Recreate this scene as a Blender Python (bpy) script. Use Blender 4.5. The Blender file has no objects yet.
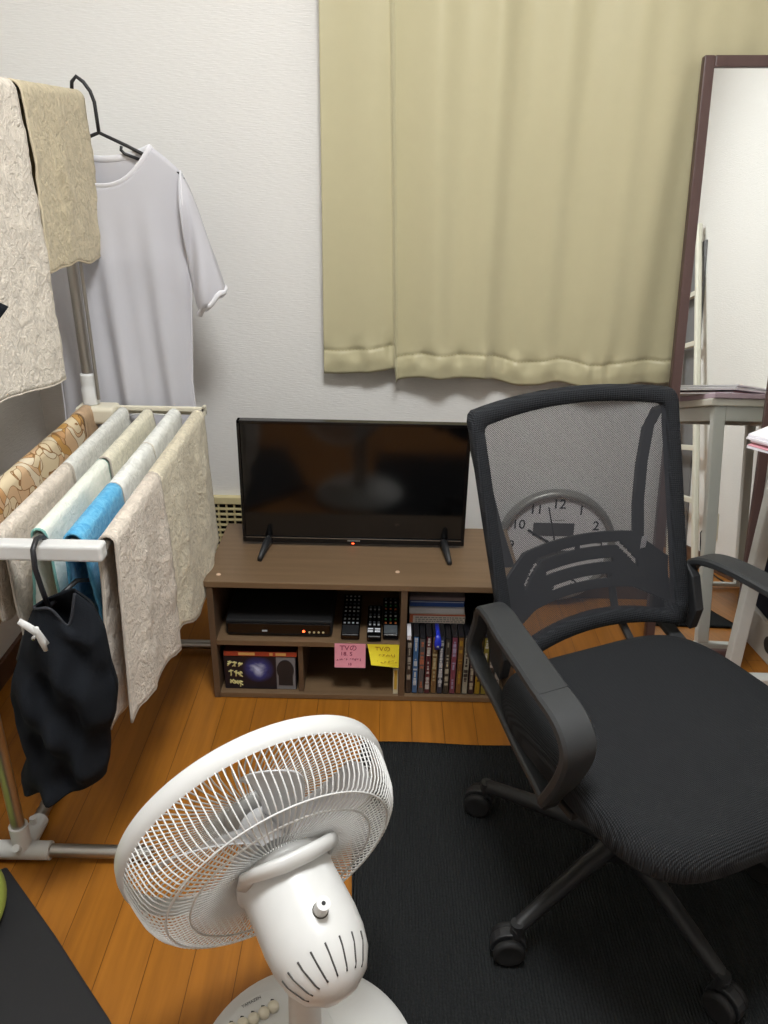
import bpy, bmesh, math, random
from mathutils import Vector, Matrix, noise, Euler
random.seed(7)
PI = math.pi
COL = bpy.context.scene.collection

# ------------------------------------------------------------------ helpers
def lin(c):
    c = c / 255.0
    return c / 12.92 if c <= 0.04045 else ((c + 0.055) / 1.055) ** 2.4
def rgb(r, g, b): return (lin(r), lin(g), lin(b), 1.0)

def V(*a): return Vector(a)

class MB:
    def __init__(s): s.v = []; s.f = []; s.m = []; s.mi = 0
    def add(s, vs, fs):
        o = len(s.v); s.v += [Vector(v) for v in vs]
        for f in fs: s.f.append([o + i for i in f]); s.m.append(s.mi)
        return o
    def box(s, x0, x1, y0, y1, z0, z1, M=None):
        vs = [V(x, y, z) for x in (x0, x1) for y in (y0, y1) for z in (z0, z1)]
        if M: vs = [M @ v for v in vs]
        s.add(vs, [(0, 1, 3, 2), (4, 6, 7, 5), (0, 4, 5, 1), (2, 3, 7, 6), (0, 2, 6, 4), (1, 5, 7, 3)])
        return s
    def tube(s, pts, r, n=10, closed=False, caps=True, flat=1.0, up=None):
        pts = [Vector(p) for p in pts]; N = len(pts)
        rs = r if isinstance(r, (list, tuple)) else [r] * N
        vs = []; prev = None
        for i in range(N):
            if closed: t = pts[(i + 1) % N] - pts[i - 1]
            else: t = pts[min(i + 1, N - 1)] - pts[max(i - 1, 0)]
            t.normalize()
            if prev is None:
                a = Vector(up) if up else (V(0, 0, 1) if abs(t.z) < .9 else V(1, 0, 0))
                prev = (a - t * a.dot(t)).normalized()
            else:
                prev = (prev - t * prev.dot(t)).normalized()
            b = t.cross(prev)
            for k in range(n):
                th = 2 * PI * k / n
                vs.append(pts[i] + rs[i] * (math.cos(th) * prev + flat * math.sin(th) * b))
        fs = []
        R = N if closed else N - 1
        for i in range(R):
            for k in range(n):
                j = (i + 1) % N
                fs.append((i * n + k, i * n + (k + 1) % n, j * n + (k + 1) % n, j * n + k))
        if caps and not closed:
            fs.append(tuple(range(n))[::-1]); fs.append(tuple((N - 1) * n + k for k in range(n)))
        s.add(vs, fs); return s
    def lathe(s, prof, n=32, M=None, cap0=False, cap1=False):
        # prof: (r, h) about local z
        vs = []; fs = []
        for r, h in prof:
            for k in range(n):
                th = 2 * PI * k / n; vs.append(V(r * math.cos(th), r * math.sin(th), h))
        for i in range(len(prof) - 1):
            for k in range(n):
                fs.append((i * n + k, i * n + (k + 1) % n, (i + 1) * n + (k + 1) % n, (i + 1) * n + k))
        if cap0: fs.append(tuple(range(n))[::-1])
        if cap1: fs.append(tuple((len(prof) - 1) * n + k for k in range(n)))
        if M: vs = [M @ v for v in vs]
        s.add(vs, fs); return s
    def grid(s, fn, nu, nv, skip=None, wrap=False):
        vs = [fn(i / nu, j / nv) for j in range(nv + 1) for i in range(nu + 1)]
        fs = []
        for j in range(nv):
            for i in range(nu):
                if skip and skip((i + .5) / nu, (j + .5) / nv): continue
                a = j * (nu + 1) + i
                fs.append((a, a + 1, a + nu + 2, a + nu + 1))
        s.add(vs, fs); return s
    def prism(s, poly, z0, z1, M=None):
        n = len(poly)
        vs = [V(x, y, z0) for x, y in poly] + [V(x, y, z1) for x, y in poly]
        if M: vs = [M @ v for v in vs]
        fs = [tuple(range(n))[::-1], tuple(range(n, 2 * n))]
        for i in range(n): j = (i + 1) % n; fs.append((i, j, n + j, n + i))
        s.add(vs, fs); return s
    def ribbon(s, pts, widths, thick, side, closed=False):
        # rectangular section swept along pts; side = fixed width direction
        pts = [Vector(p) for p in pts]; N = len(pts); side = Vector(side).normalized()
        ws = widths if isinstance(widths, (list, tuple)) else [widths] * N
        ts = thick if isinstance(thick, (list, tuple)) else [thick] * N
        vs = []
        for i in range(N):
            if closed: t = pts[(i + 1) % N] - pts[i - 1]
            else: t = pts[min(i + 1, N - 1)] - pts[max(i - 1, 0)]
            t.normalize(); nn = t.cross(side).normalized()
            w, h = ws[i] / 2, ts[i] / 2
            c = min(w, h) * .5
            for a, b in ((w, h - c), (w - c, h), (-w + c, h), (-w, h - c), (-w, -h + c), (-w + c, -h), (w - c, -h), (w, -h + c)):
                vs.append(pts[i] + side * a + nn * b)
        fs = []; n = 8
        for i in range(N if closed else N - 1):
            for k in range(n):
                j = (i + 1) % N
                fs.append((i * n + k, j * n + k, j * n + (k + 1) % n, i * n + (k + 1) % n))
        if not closed: fs.append(tuple(range(n))); fs.append(tuple((N - 1) * n + k for k in range(n))[::-1])
        s.add(vs, fs); return s
    def build(s, name, mat, parent=None, world=True, smooth=False, bevel=0, solid=0, origin=None, weld=False, subsurf=0, off=0, seg=2):
        o0 = V(0, 0, 0)
        if parent is not None and world:
            o0 = WLOC[parent.name].copy()
        if parent is None and origin is not None: o0 = Vector(origin)
        me = bpy.data.meshes.new(name)
        me.from_pydata([v - o0 for v in s.v], [], s.f)
        mats = mat if isinstance(mat, (list, tuple)) else [mat]
        for m in mats: me.materials.append(m)
        for p, k in zip(me.polygons, s.m): p.material_index = k
        bm = bmesh.new(); bm.from_mesh(me)
        if weld: bmesh.ops.remove_doubles(bm, verts=bm.verts, dist=1e-5)
        if not solid: bmesh.ops.recalc_face_normals(bm, faces=bm.faces)
        bm.to_mesh(me); bm.free()
        if smooth:
            for p in me.polygons: p.use_smooth = True
        ob = bpy.data.objects.new(name, me); COL.objects.link(ob)
        if parent is not None:
            ob.parent = parent
            WLOC[ob.name] = WLOC[parent.name].copy()
        else:
            ob.location = o0; WLOC[ob.name] = o0.copy()
        if solid:
            md = ob.modifiers.new('t', 'SOLIDIFY'); md.thickness = solid; md.offset = off
        if bevel:
            md = ob.modifiers.new('b', 'BEVEL'); md.width = bevel; md.segments = seg; md.limit_method = 'ANGLE'; md.angle_limit = .6
            if smooth: md.harden_normals = False
        if subsurf:
            md = ob.modifiers.new('s', 'SUBSURF'); md.levels = subsurf; md.render_levels = subsurf
        if smooth and (bevel or smooth == 'auto'):
            try:
                bpy.context.view_layer.update()
                me.set_sharp_from_angle(angle=math.radians(40))
            except Exception: pass
        return ob

WLOC = {}
def tag(o, label=None, cat=None, group=None, kind=None):
    if label: o['label'] = label
    if cat: o['category'] = cat
    if group: o['group'] = group
    if kind: o['kind'] = kind
    return o
def empty(name, loc, label, cat, group=None, M=None):
    o = bpy.data.objects.new(name, None); COL.objects.link(o)
    o.empty_display_size = .05
    if M is not None: o.matrix_world = Matrix.Translation(Vector(loc)) @ M
    else: o.location = loc
    WLOC[o.name] = Vector(loc)
    return tag(o, label, cat, group)
def struct(name, mb, mat, **k):
    o = mb.build(name, mat, **k); o['kind'] = 'structure'; return o

def text_mb(mb, s, size, M, bold=0.0):
    cu = bpy.data.curves.new('t', 'FONT'); cu.body = s; cu.size = size
    cu.align_x = 'CENTER'; cu.align_y = 'CENTER'; cu.extrude = size * .01; cu.offset = bold; cu.resolution_u = 3
    ob = bpy.data.objects.new('t', cu); COL.objects.link(ob)
    bpy.context.view_layer.update()
    dg = bpy.context.evaluated_depsgraph_get()
    me = bpy.data.meshes.new_from_object(ob.evaluated_get(dg))
    vs = [M @ v.co for v in me.vertices]; fs = [tuple(p.vertices) for p in me.polygons]
    mb.add(vs, fs)
    bpy.data.objects.remove(ob); bpy.data.curves.remove(cu); bpy.data.meshes.remove(me)
FACE = Matrix.Rotation(PI / 2, 4, 'X')          # text in XY -> XZ facing -y

# ------------------------------------------------------------------ materials
def newmat(name):
    m = bpy.data.materials.new(name); m.use_nodes = True
    nt = m.node_tree; b = nt.nodes['Principled BSDF']
    return m, nt, b
def N(nt, typ, **kw):
    n = nt.nodes.new(typ)
    for k, v in kw.items():
        if k in n.inputs: n.inputs[k].default_value = v
        else: setattr(n, k, v)
    return n
def coords(nt, scale=(1, 1, 1), rot=(0, 0, 0)):
    tc = N(nt, 'ShaderNodeTexCoord'); mp = N(nt, 'ShaderNodeMapping')
    mp.inputs['Scale'].default_value = scale; mp.inputs['Rotation'].default_value = rot
    nt.links.new(tc.outputs['Object'], mp.inputs['Vector']); return mp.outputs['Vector']
def simple(name, col, rough=.5, metal=0, var=.06, vscale=12, bump=0, bscale=200, spec=.5, sheen=0):
    m, nt, b = newmat(name)
    v = coords(nt)
    nz = N(nt, 'ShaderNodeTexNoise'); nz.inputs['Scale'].default_value = vscale; nz.inputs['Detail'].default_value = 4
    nt.links.new(v, nz.inputs['Vector'])
    mx = N(nt, 'ShaderNodeMix', data_type='RGBA')
    c0 = tuple(max(0, x * (1 - var)) for x in col[:3]) + (1,); c1 = tuple(min(1, x * (1 + var)) for x in col[:3]) + (1,)
    mx.inputs[6].default_value = c0; mx.inputs[7].default_value = c1
    nt.links.new(nz.outputs['Fac'], mx.inputs[0]); nt.links.new(mx.outputs[2], b.inputs['Base Color'])
    b.inputs['Roughness'].default_value = rough; b.inputs['Metallic'].default_value = metal
    b.inputs['Specular IOR Level'].default_value = spec
    if sheen: b.inputs['Sheen Weight'].default_value = sheen
    if bump:
        n2 = N(nt, 'ShaderNodeTexNoise'); n2.inputs['Scale'].default_value = bscale; n2.inputs['Detail'].default_value = 3
        nt.links.new(v, n2.inputs['Vector'])
        bp = N(nt, 'ShaderNodeBump'); bp.inputs['Strength'].default_value = 1; bp.inputs['Distance'].default_value = bump
        nt.links.new(n2.outputs['Fac'], bp.inputs['Height']); nt.links.new(bp.outputs['Normal'], b.inputs['Normal'])
    return m
def terry(name, col, col2=None, amp=.0045, scale=62):
    m, nt, b = newmat(name)
    v = coords(nt)
    nz = N(nt, 'ShaderNodeTexNoise'); nz.inputs['Scale'].default_value = scale; nz.inputs['Detail'].default_value = 5; nz.inputs['Distortion'].default_value = 1.2
    n3 = N(nt, 'ShaderNodeTexNoise'); n3.inputs['Scale'].default_value = scale * 5; n3.inputs['Detail'].default_value = 2
    nt.links.new(v, nz.inputs['Vector']); nt.links.new(v, n3.inputs['Vector'])
    c2 = col2 or tuple(x * .8 for x in col[:3]) + (1,)
    mx = N(nt, 'ShaderNodeMix', data_type='RGBA'); mx.inputs[6].default_value = c2; mx.inputs[7].default_value = col
    rp = N(nt, 'ShaderNodeMapRange'); rp.inputs[1].default_value = .38; rp.inputs[2].default_value = .62
    nt.links.new(nz.outputs['Fac'], rp.inputs[0])
    nt.links.new(rp.outputs[0], mx.inputs[0]); nt.links.new(mx.outputs[2], b.inputs['Base Color'])
    b.inputs['Roughness'].default_value = .95; b.inputs['Specular IOR Level'].default_value = .15
    b.inputs['Sheen Weight'].default_value = .15
    ad = N(nt, 'ShaderNodeMath', operation='MULTIPLY_ADD'); ad.inputs[1].default_value = .35
    nt.links.new(n3.outputs['Fac'], ad.inputs[0]); nt.links.new(nz.outputs['Fac'], ad.inputs[2])
    bp = N(nt, 'ShaderNodeBump'); bp.inputs['Distance'].default_value = amp; bp.inputs['Strength'].default_value = 1
    nt.links.new(ad.outputs[0], bp.inputs['Height']); nt.links.new(bp.outputs['Normal'], b.inputs['Normal'])
    return m
def emis(name, col, s):
    m, nt, b = newmat(name)
    b.inputs['Base Color'].default_value = col; b.inputs['Emission Color'].default_value = col; b.inputs['Emission Strength'].default_value = s
    return m

# wallpaper: fine horizontal embossing
def wall_mat(name, col, axis='x'):
    m, nt, b = newmat(name)
    sc = (14, 14, 110)
    v = coords(nt, sc); nz = N(nt, 'ShaderNodeTexNoise'); nz.inputs['Scale'].default_value = 3.2; nz.inputs['Detail'].default_value = 3
    nt.links.new(v, nz.inputs['Vector'])
    mx = N(nt, 'ShaderNodeMix', data_type='RGBA'); mx.inputs[6].default_value = tuple(x * .95 for x in col[:3]) + (1,); mx.inputs[7].default_value = col
    nt.links.new(nz.outputs['Fac'], mx.inputs[0]); nt.links.new(mx.outputs[2], b.inputs['Base Color'])
    bp = N(nt, 'ShaderNodeBump'); bp.inputs['Distance'].default_value = .0012
    nt.links.new(nz.outputs['Fac'], bp.inputs['Height']); nt.links.new(bp.outputs['Normal'], b.inputs['Normal'])
    b.inputs['Roughness'].default_value = .85; b.inputs['Specular IOR Level'].default_value = .25
    return m
M_wall = wall_mat('wallpaper', rgb(234, 232, 228))
M_ceil = simple('ceiling_paper', rgb(235, 232, 226), .9)

def floor_mat():
    m, nt, b = newmat('floor_planks')
    v = coords(nt, (1, 1, 1), (0, 0, PI / 2))
    br = N(nt, 'ShaderNodeTexBrick'); br.offset = .37; br.squash = 1
    br.inputs['Scale'].default_value = 1; br.inputs['Brick Width'].default_value = 1.8; br.inputs['Row Height'].default_value = .0758
    br.inputs['Mortar Size'].default_value = .0008; br.inputs['Mortar Smooth'].default_value = .3; br.inputs['Bias'].default_value = 0
    br.inputs['Color1'].default_value = rgb(166, 112, 60); br.inputs['Color2'].default_value = rgb(158, 105, 54); br.inputs['Mortar'].default_value = rgb(112, 72, 36)
    nt.links.new(v, br.inputs['Vector'])
    v2 = coords(nt, (26, 1.6, 1)); nz = N(nt, 'ShaderNodeTexNoise'); nz.inputs['Scale'].default_value = 2.4; nz.inputs['Detail'].default_value = 6; nz.inputs['Distortion'].default_value = .6
    nt.links.new(v2, nz.inputs['Vector'])
    rp = N(nt, 'ShaderNodeMapRange'); rp.inputs[1].default_value = .35; rp.inputs[2].default_value = .7; rp.inputs[3].default_value = 1.06; rp.inputs[4].default_value = .80
    nt.links.new(nz.outputs['Fac'], rp.inputs[0])
    hs = N(nt, 'ShaderNodeHueSaturation'); hs.inputs['Saturation'].default_value = 1.08
    nt.links.new(rp.outputs[0], hs.inputs['Value']); nt.links.new(br.outputs['Color'], hs.inputs['Color'])
    nt.links.new(hs.outputs['Color'], b.inputs['Base Color'])
    b.inputs['Roughness'].default_value = .38; b.inputs['Specular IOR Level'].default_value = .35
    bp = N(nt, 'ShaderNodeBump'); bp.inputs['Distance'].default_value = .0008; bp.invert = True
    nt.links.new(br.outputs['Fac'], bp.inputs['Height']); nt.links.new(bp.outputs['Normal'], b.inputs['Normal'])
    return m
M_floor = floor_mat()

def wood_mat(name, c1, c2, scale=(2, 30, 30), rough=.45):
    m, nt, b = newmat(name)
    v = coords(nt, scale); nz = N(nt, 'ShaderNodeTexNoise'); nz.inputs['Scale'].default_value = 2; nz.inputs['Detail'].default_value = 6; nz.inputs['Distortion'].default_value = .4
    nt.links.new(v, nz.inputs['Vector'])
    mx = N(nt, 'ShaderNodeMix', data_type='RGBA'); mx.inputs[6].default_value = c1; mx.inputs[7].default_value = c2
    nt.links.new(nz.outputs['Fac'], mx.inputs[0]); nt.links.new(mx.outputs[2], b.inputs['Base Color']); b.inputs['Roughness'].default_value = rough
    return m
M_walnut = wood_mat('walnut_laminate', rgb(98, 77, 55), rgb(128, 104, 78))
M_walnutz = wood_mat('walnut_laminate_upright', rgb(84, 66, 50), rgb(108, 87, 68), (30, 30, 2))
M_darkwood = wood_mat('dark_wood', rgb(74, 53, 50), rgb(88, 66, 62), (30, 30, 2), .4)
M_basebd = wood_mat('baseboard_wood', rgb(74, 50, 36), rgb(92, 64, 46), (20, 2, 20), .5)
M_curtain = simple('curtain_satin', rgb(190, 182, 147), .42, var=.03, vscale=30, bump=.0002, bscale=700, spec=.5, sheen=.25)
M_blackp = simple('black_plastic', rgb(36, 37, 39), .5, bump=.0002, bscale=900)
M_blackgl = simple('black_gloss', rgb(10, 10, 12), .18)
M_armgrey = simple('charcoal_plastic', rgb(44, 46, 48), .55, bump=.0002, bscale=900)
M_whitep = simple('white_plastic', rgb(216, 216, 214), .32, var=.02)
M_creamp = simple('cream_plastic', rgb(226, 219, 198), .4, var=.02)
M_ventc = simple('vent_cream', rgb(210, 196, 150), .5)
M_hole = simple('dark_void', rgb(12, 11, 10), .9)
M_steel = simple('stainless_tube', rgb(176, 172, 166), .38, metal=1, var=.05)
M_chrome = simple('chrome', rgb(200, 200, 200), .15, metal=1)
M_graypl = simple('grey_plastic', rgb(150, 148, 142), .5)
M_screen = simple('screen_glass', rgb(7, 7, 8), .09, spec=.75)
M_rubber = simple('black_rubber', rgb(18, 18, 19), .7)
M_desk = simple('painted_steel_white', rgb(205, 205, 200), .45, var=.03)
M_desktop = simple('desktop_white', rgb(215, 210, 200), .5)
M_paper = simple('paper', rgb(238, 236, 242), .8, var=.02)
M_pinkp = simple('pink_card', rgb(222, 160, 170), .8)
M_lavp = simple('lavender_card', rgb(196, 172, 186), .8)
M_navy = simple('navy_fabric', rgb(22, 27, 46), .9, bump=.001, bscale=120)
M_ladder = simple('ladder_white', rgb(222, 220, 205), .5)
M_blkcloth = simple('black_cloth', rgb(27, 30, 35), .95, bump=.0006, bscale=500, spec=.15)
M_green = simple('lime_cloth', rgb(140, 150, 62), .9, bump=.001, bscale=250)
M_notep = simple('note_pink', rgb(238, 160, 178), .8, var=.02)
M_notey = simple('note_yellow', rgb(240, 220, 50), .8, var=.02)
M_inkp = simple('ink_magenta', rgb(150, 40, 80), .8)
M_inko = simple('ink_brown', rgb(165, 110, 20), .8)
M_ink = simple('ink_black', rgb(25, 25, 28), .7)
M_btnw = simple('button_print', rgb(190, 195, 200), .6)
M_led = emis('led_red', (1, .08, .02, 1), 6)
M_clockrim = simple('clock_rim', rgb(150, 148, 142), .35, metal=.4)
M_clockface = simple('clock_face', rgb(226, 224, 224), .6, var=.01)
M_lcd = simple('lcd_panel', rgb(66, 66, 66), .4)
M_skel = simple('hanger_black', rgb(28, 28, 32), .45)

def rug_mat():
    m, nt, b = newmat('black_rug')
    v = coords(nt); w = N(nt, 'ShaderNodeTexWave'); w.inputs['Scale'].default_value = 55; w.inputs['Distortion'].default_value = 2.5; w.inputs['Detail'].default_value = 2
    nt.links.new(v, w.inputs['Vector'])
    nz = N(nt, 'ShaderNodeTexNoise'); nz.inputs['Scale'].default_value = 260; nz.inputs['Detail'].default_value = 3; nt.links.new(v, nz.inputs['Vector'])
    mx = N(nt, 'ShaderNodeMix', data_type='RGBA'); mx.inputs[6].default_value = rgb(26, 27, 28); mx.inputs[7].default_value = rgb(52, 54, 55)
    nt.links.new(nz.outputs['Fac'], mx.inputs[0]); nt.links.new(mx.outputs[2], b.inputs['Base Color'])
    ad = N(nt, 'ShaderNodeMath', operation='ADD'); nt.links.new(w.outputs['Fac'], ad.inputs[0]); nt.links.new(nz.outputs['Fac'], ad.inputs[1])
    bp = N(nt, 'ShaderNodeBump'); bp.inputs['Distance'].default_value = .0025; nt.links.new(ad.outputs[0], bp.inputs['Height']); nt.links.new(bp.outputs['Normal'], b.inputs['Normal'])
    b.inputs['Roughness'].default_value = .98; b.inputs['Specular IOR Level'].default_value = .1
    return m
M_rug = rug_mat()

def weave_mat(name, k, c0, c1, ax=1):
    m, nt, b = newmat(name)
    v = coords(nt); sp = N(nt, 'ShaderNodeSeparateXYZ'); nt.links.new(v, sp.inputs[0])
    def sn(a, bb, op):
        s = N(nt, 'ShaderNodeMath', operation=op); nt.links.new(a, s.inputs[0]); nt.links.new(bb, s.inputs[1])
        q = N(nt, 'ShaderNodeMath', operation='MULTIPLY'); q.inputs[1].default_value = k; nt.links.new(s.outputs[0], q.inputs[0])
        r = N(nt, 'ShaderNodeMath', operation='SINE'); nt.links.new(q.outputs[0], r.inputs[0]); return r.outputs[0]
    a = sn(sp.outputs[0], sp.outputs[ax], 'ADD'); c = sn(sp.outputs[0], sp.outputs[ax], 'SUBTRACT')
    p = N(nt, 'ShaderNodeMath', operation='MULTIPLY'); nt.links.new(a, p.inputs[0]); nt.links.new(c, p.inputs[1])
    mr = N(nt, 'ShaderNodeMapRange'); mr.inputs[1].default_value = -.6; mr.inputs[2].default_value = .6; nt.links.new(p.outputs[0], mr.inputs[0])
    mx = N(nt, 'ShaderNodeMix', data_type='RGBA'); mx.inputs[6].default_value = c0; mx.inputs[7].default_value = c1
    nt.links.new(mr.outputs[0], mx.inputs[0]); nt.links.new(mx.outputs[2], b.inputs['Base Color'])
    bp = N(nt, 'ShaderNodeBump'); bp.inputs['Distance'].default_value = .0012; nt.links.new(mr.outputs[0], bp.inputs['Height']); nt.links.new(bp.outputs['Normal'], b.inputs['Normal'])
    b.inputs['Roughness'].default_value = .85; b.inputs['Specular IOR Level'].default_value = .2
    return m
M_seat = weave_mat('seat_weave', 1100, rgb(26, 27, 29), rgb(50, 52, 55))

def mesh_mat(name, k, thr, col):
    # open diamond mesh: real holes, the same from every side
    m, nt, b = newmat(name)
    b.inputs['Base Color'].default_value = col; b.inputs['Roughness'].default_value = .7
    v = coords(nt); sp = N(nt, 'ShaderNodeSeparateXYZ'); nt.links.new(v, sp.inputs[0])
    def sn(a, bb, op):
        s = N(nt, 'ShaderNodeMath', operation=op); nt.links.new(a, s.inputs[0]); nt.links.new(bb, s.inputs[1])
        q = N(nt, 'ShaderNodeMath', operation='MULTIPLY'); q.inputs[1].default_value = k; nt.links.new(s.outputs[0], q.inputs[0])
        r = N(nt, 'ShaderNodeMath', operation='SINE'); nt.links.new(q.outputs[0], r.inputs[0])
        ab = N(nt, 'ShaderNodeMath', operation='ABSOLUTE'); nt.links.new(r.outputs[0], ab.inputs[0]); return ab.outputs[0]
    a = sn(sp.outputs[0], sp.outputs[2], 'ADD'); c = sn(sp.outputs[0], sp.outputs[2], 'SUBTRACT')
    mn = N(nt, 'ShaderNodeMath', operation='MINIMUM'); nt.links.new(a, mn.inputs[0]); nt.links.new(c, mn.inputs[1])
    gt = N(nt, 'ShaderNodeMath', operation='GREATER_THAN'); gt.inputs[1].default_value = thr; nt.links.new(mn.outputs[0], gt.inputs[0])
    inv = N(nt, 'ShaderNodeMath', operation='SUBTRACT'); inv.inputs[0].default_value = 1; nt.links.new(gt.outputs[0], inv.inputs[1])
    nt.links.new(inv.outputs[0], b.inputs['Alpha'])
    return m
M_mesh = mesh_mat('chair_mesh', 900, .50, rgb(48, 50, 56))

def shirt_mat():
    m, nt, b = newmat('white_jersey')
    b.inputs['Base Color'].default_value = rgb(228, 227, 232); b.inputs['Roughness'].default_value = .85
    out = nt.nodes['Material Output']
    tr = N(nt, 'ShaderNodeBsdfTranslucent'); tr.inputs['Color'].default_value = rgb(228, 227, 232)
    tp = N(nt, 'ShaderNodeBsdfTransparent')
    m1 = N(nt, 'ShaderNodeMixShader'); m1.inputs[0].default_value = .3
    m2 = N(nt, 'ShaderNodeMixShader'); m2.inputs[0].default_value = .13
    nt.links.new(b.outputs[0], m1.inputs[1]); nt.links.new(tr.outputs[0], m1.inputs[2])
    nt.links.new(m1.outputs[0], m2.inputs[1]); nt.links.new(tp.outputs[0], m2.inputs[2])
    nt.links.new(m2.outputs[0], out.inputs['Surface'])
    return m
M_shirt = shirt_mat()
M_collar = simple('white_rib', rgb(232, 231, 236), .85)

# ------------------------------------------------------------------ room
XL, XR, YB, YF, ZC = -.95, 1.40, 2.12, -1.8, 2.42
struct('floor', MB().box(XL - .1, XR + .1, YF - .1, YB + .1, -.1, 0), M_floor)
struct('ceiling', MB().box(XL - .1, XR + .1, YF - .1, YB + .1, ZC, ZC + .1), M_ceil)
struct('wall_back', MB().box(XL - .1, XR + .1, YB, YB + .1, 0, ZC), M_wall)
struct('wall_left', MB().box(XL - .1, XL, YF, YB, 0, ZC), M_wall)
struct('wall_right', MB().box(XR, XR + .1, YF, YB, 0, ZC), M_wall)
struct('wall_front', MB().box(XL - .1, XR + .1, YF - .1, YF, 0, ZC), M_wall)
struct('baseboard_back', MB().box(XL + .012, XR - .012, YB - .012, YB, 0, .062), M_basebd, bevel=.002)
struct('baseboard_left', MB().box(XL, XL + .012, YF + .012, YB, 0, .062), M_basebd, bevel=.002)
struct('baseboard_right', MB().box(XR - .012, XR, YF + .012, YB, 0, .062), M_basebd, bevel=.002)

# ------------------------------------------------------------------ lamp
lamp = empty('ceiling_lamp', (.08, .62, ZC), 'round white ceiling lamp, lit, above the rug', 'lamp')
MB().lathe([(.0, -.001), (.26, -.001), (.26, -.03), (.0, -.03)], 48, Matrix.Translation((.08, .62, ZC))).build('lamp_base', M_whitep, lamp)
mb = MB().lathe([(.25, -.032), (.25, -.06), (.22, -.085), (.15, -.1), (.0, -.105)], 48, Matrix.Translation((.08, .62, ZC)))
mb.build('lamp_shade', emis('lamp_diffuser', (.955, .975, .98, 1), 61), lamp, smooth=True)

# ------------------------------------------------------------------ curtain
def curt(u, v):
    # u 0..1 across, v 0..1 down
    X = -.167 + u * 1.52
    s = X + .167
    y = 2.074
    ztop, hem = 2.02, .690
    if X < .024:
        t = s / .191
        y += .002 + .006 * math.sin(t * 5 + 1)
        hem = .690 + .020 * t ** 2
    else:
        q = X - .024
        y += -.004 + .010 * math.sin(q * 15.0 + 2.5 + .25 * math.sin(q * 5)) * (.65 + .35 * v) + .006 * math.sin(q * 47 + 1)
        for c_, w_, a_ in ((.13, .030, .013), (.25, .026, .011), (.41, .032, .014), (.565, .030, .013), (.72, .034, .014), (.90, .03, .012), (1.1, .03, .012)):
            y -= a_ * math.exp(-((X - c_ + .012 * (1 - v)) / w_) ** 2)
        hem = .676 + .018 * max(0, math.sin(q * 10.5 + .0)) ** 1.5 + .006 * math.sin(q * 33)
    k = min(1, max(0, (X - .018) / .008))
    if .018 < X < .026: y = 2.082 * (1 - k) + 2.046 * k
    z = ztop + (hem - ztop) * v
    # gathered hem puckers
    d = (1 - v) * (ztop - hem)
    seam = .062
    pk = math.sin(X * 120 + 2 * math.sin(X * 23)) * .5 + math.sin(X * 67 + 1)
    y += .0058 * pk * math.exp(-((d - .05) / .026) ** 2) + .002 * pk * math.exp(-(d / .02) ** 2)
    y += .0035 * math.exp(-((d - seam) / .004) ** 2)
    y -= .004 * math.exp(-((d - seam * .5) / .02) ** 2)
    y += .0025 * noise.noise(V(X * 9, v * 3, 2)) 
    X -= .046 * (1 - v) * math.exp(-((X - .024) / .11) ** 2)
    return V(X, y, z)
def vmap(j):  # denser rows near the hem
    return j
rows = [0, .1, .2, .3, .4, .5, .6, .68, .75, .8, .84, .87, .89, .905, .92, .93, .938, .944, .948, .951, .954, .957, .96, .965, .97, .976, .982, .988, .994, 1]
mb = MB(); NU = 420
vs = [curt(i / NU, r) for r in rows for i in range(NU + 1)]
fs = [(j * (NU + 1) + i, j * (NU + 1) + i + 1, (j + 1) * (NU + 1) + i + 1, (j + 1) * (NU + 1) + i) for j in range(len(rows) - 1) for i in range(NU)]
mb.add(vs, fs)
cur = empty('curtain', (.59, 2.07, 2.02), 'beige satin blackout curtain hanging on the back wall above the television', 'curtain')
mb.build('drape', M_curtain, cur, smooth=True, solid=.0015)
m = MB(); st = []
for i in range(0, 330):
    p = curt((i + .5) / 330, 1 - .0625 / 1.34); st.append(p - V(0, .0022, 0))
for i in range(0, len(st) - 1, 2): m.tube([st[i], st[i + 1]], .0006, 4)
m.build('hem_stitching', simple('thread', rgb(158, 147, 104), .8), cur)
rail = MB().tube([(-.25, 2.08, 2.04), (1.38, 2.08, 2.04)], .012, 12)
for x in (-.2, .6, 1.34): rail.box(x - .01, x + .01, 2.08, 2.12, 2.03, 2.05)
tag(rail.build('curtain_rail', M_whitep, origin=(.56, 2.08, 2.04), smooth='auto'), 'white curtain rail across the top of the beige curtain', 'rail')

# ------------------------------------------------------------------ wall vent
vent = empty('wall_vent', (-.50, 2.12, .2), 'cream plastic wall vent with a square grid, behind the television stand', 'vent')
x0, x1, z0, z1 = -.63, -.375, .14, .315
mb = MB()
mb.box(x0, x1, 2.100, 2.12, z1 - .022, z1); mb.box(x0, x1, 2.100, 2.12, z0, z0 + .016)
mb.box(x0, x0 + .014, 2.100, 2.12, z0, z1); mb.box(x1 - .014, x1, 2.100, 2.12, z0, z1)
mb.build('frame', M_ventc, vent, bevel=.002)
mb = MB()
n = 10
for i in range(1, n): x = x0 + .014 + (x1 - x0 - .028) * i / n; mb.box(x - .002, x + .002, 2.104, 2.114, z0 + .015, z1 - .021)
for i in range(1, 8): z = z0 + .016 + (z1 - z0 - .038) * i / 8; mb.box(x0 + .013, x1 - .013, 2.103, 2.113, z - .002, z + .002)
mb.build('grille', M_ventc, vent)
MB().box(x0 + .01, x1 - .01, 2.115, 2.1195, z0 + .01, z1 - .01).build('duct_backing', M_hole, vent)

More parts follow.
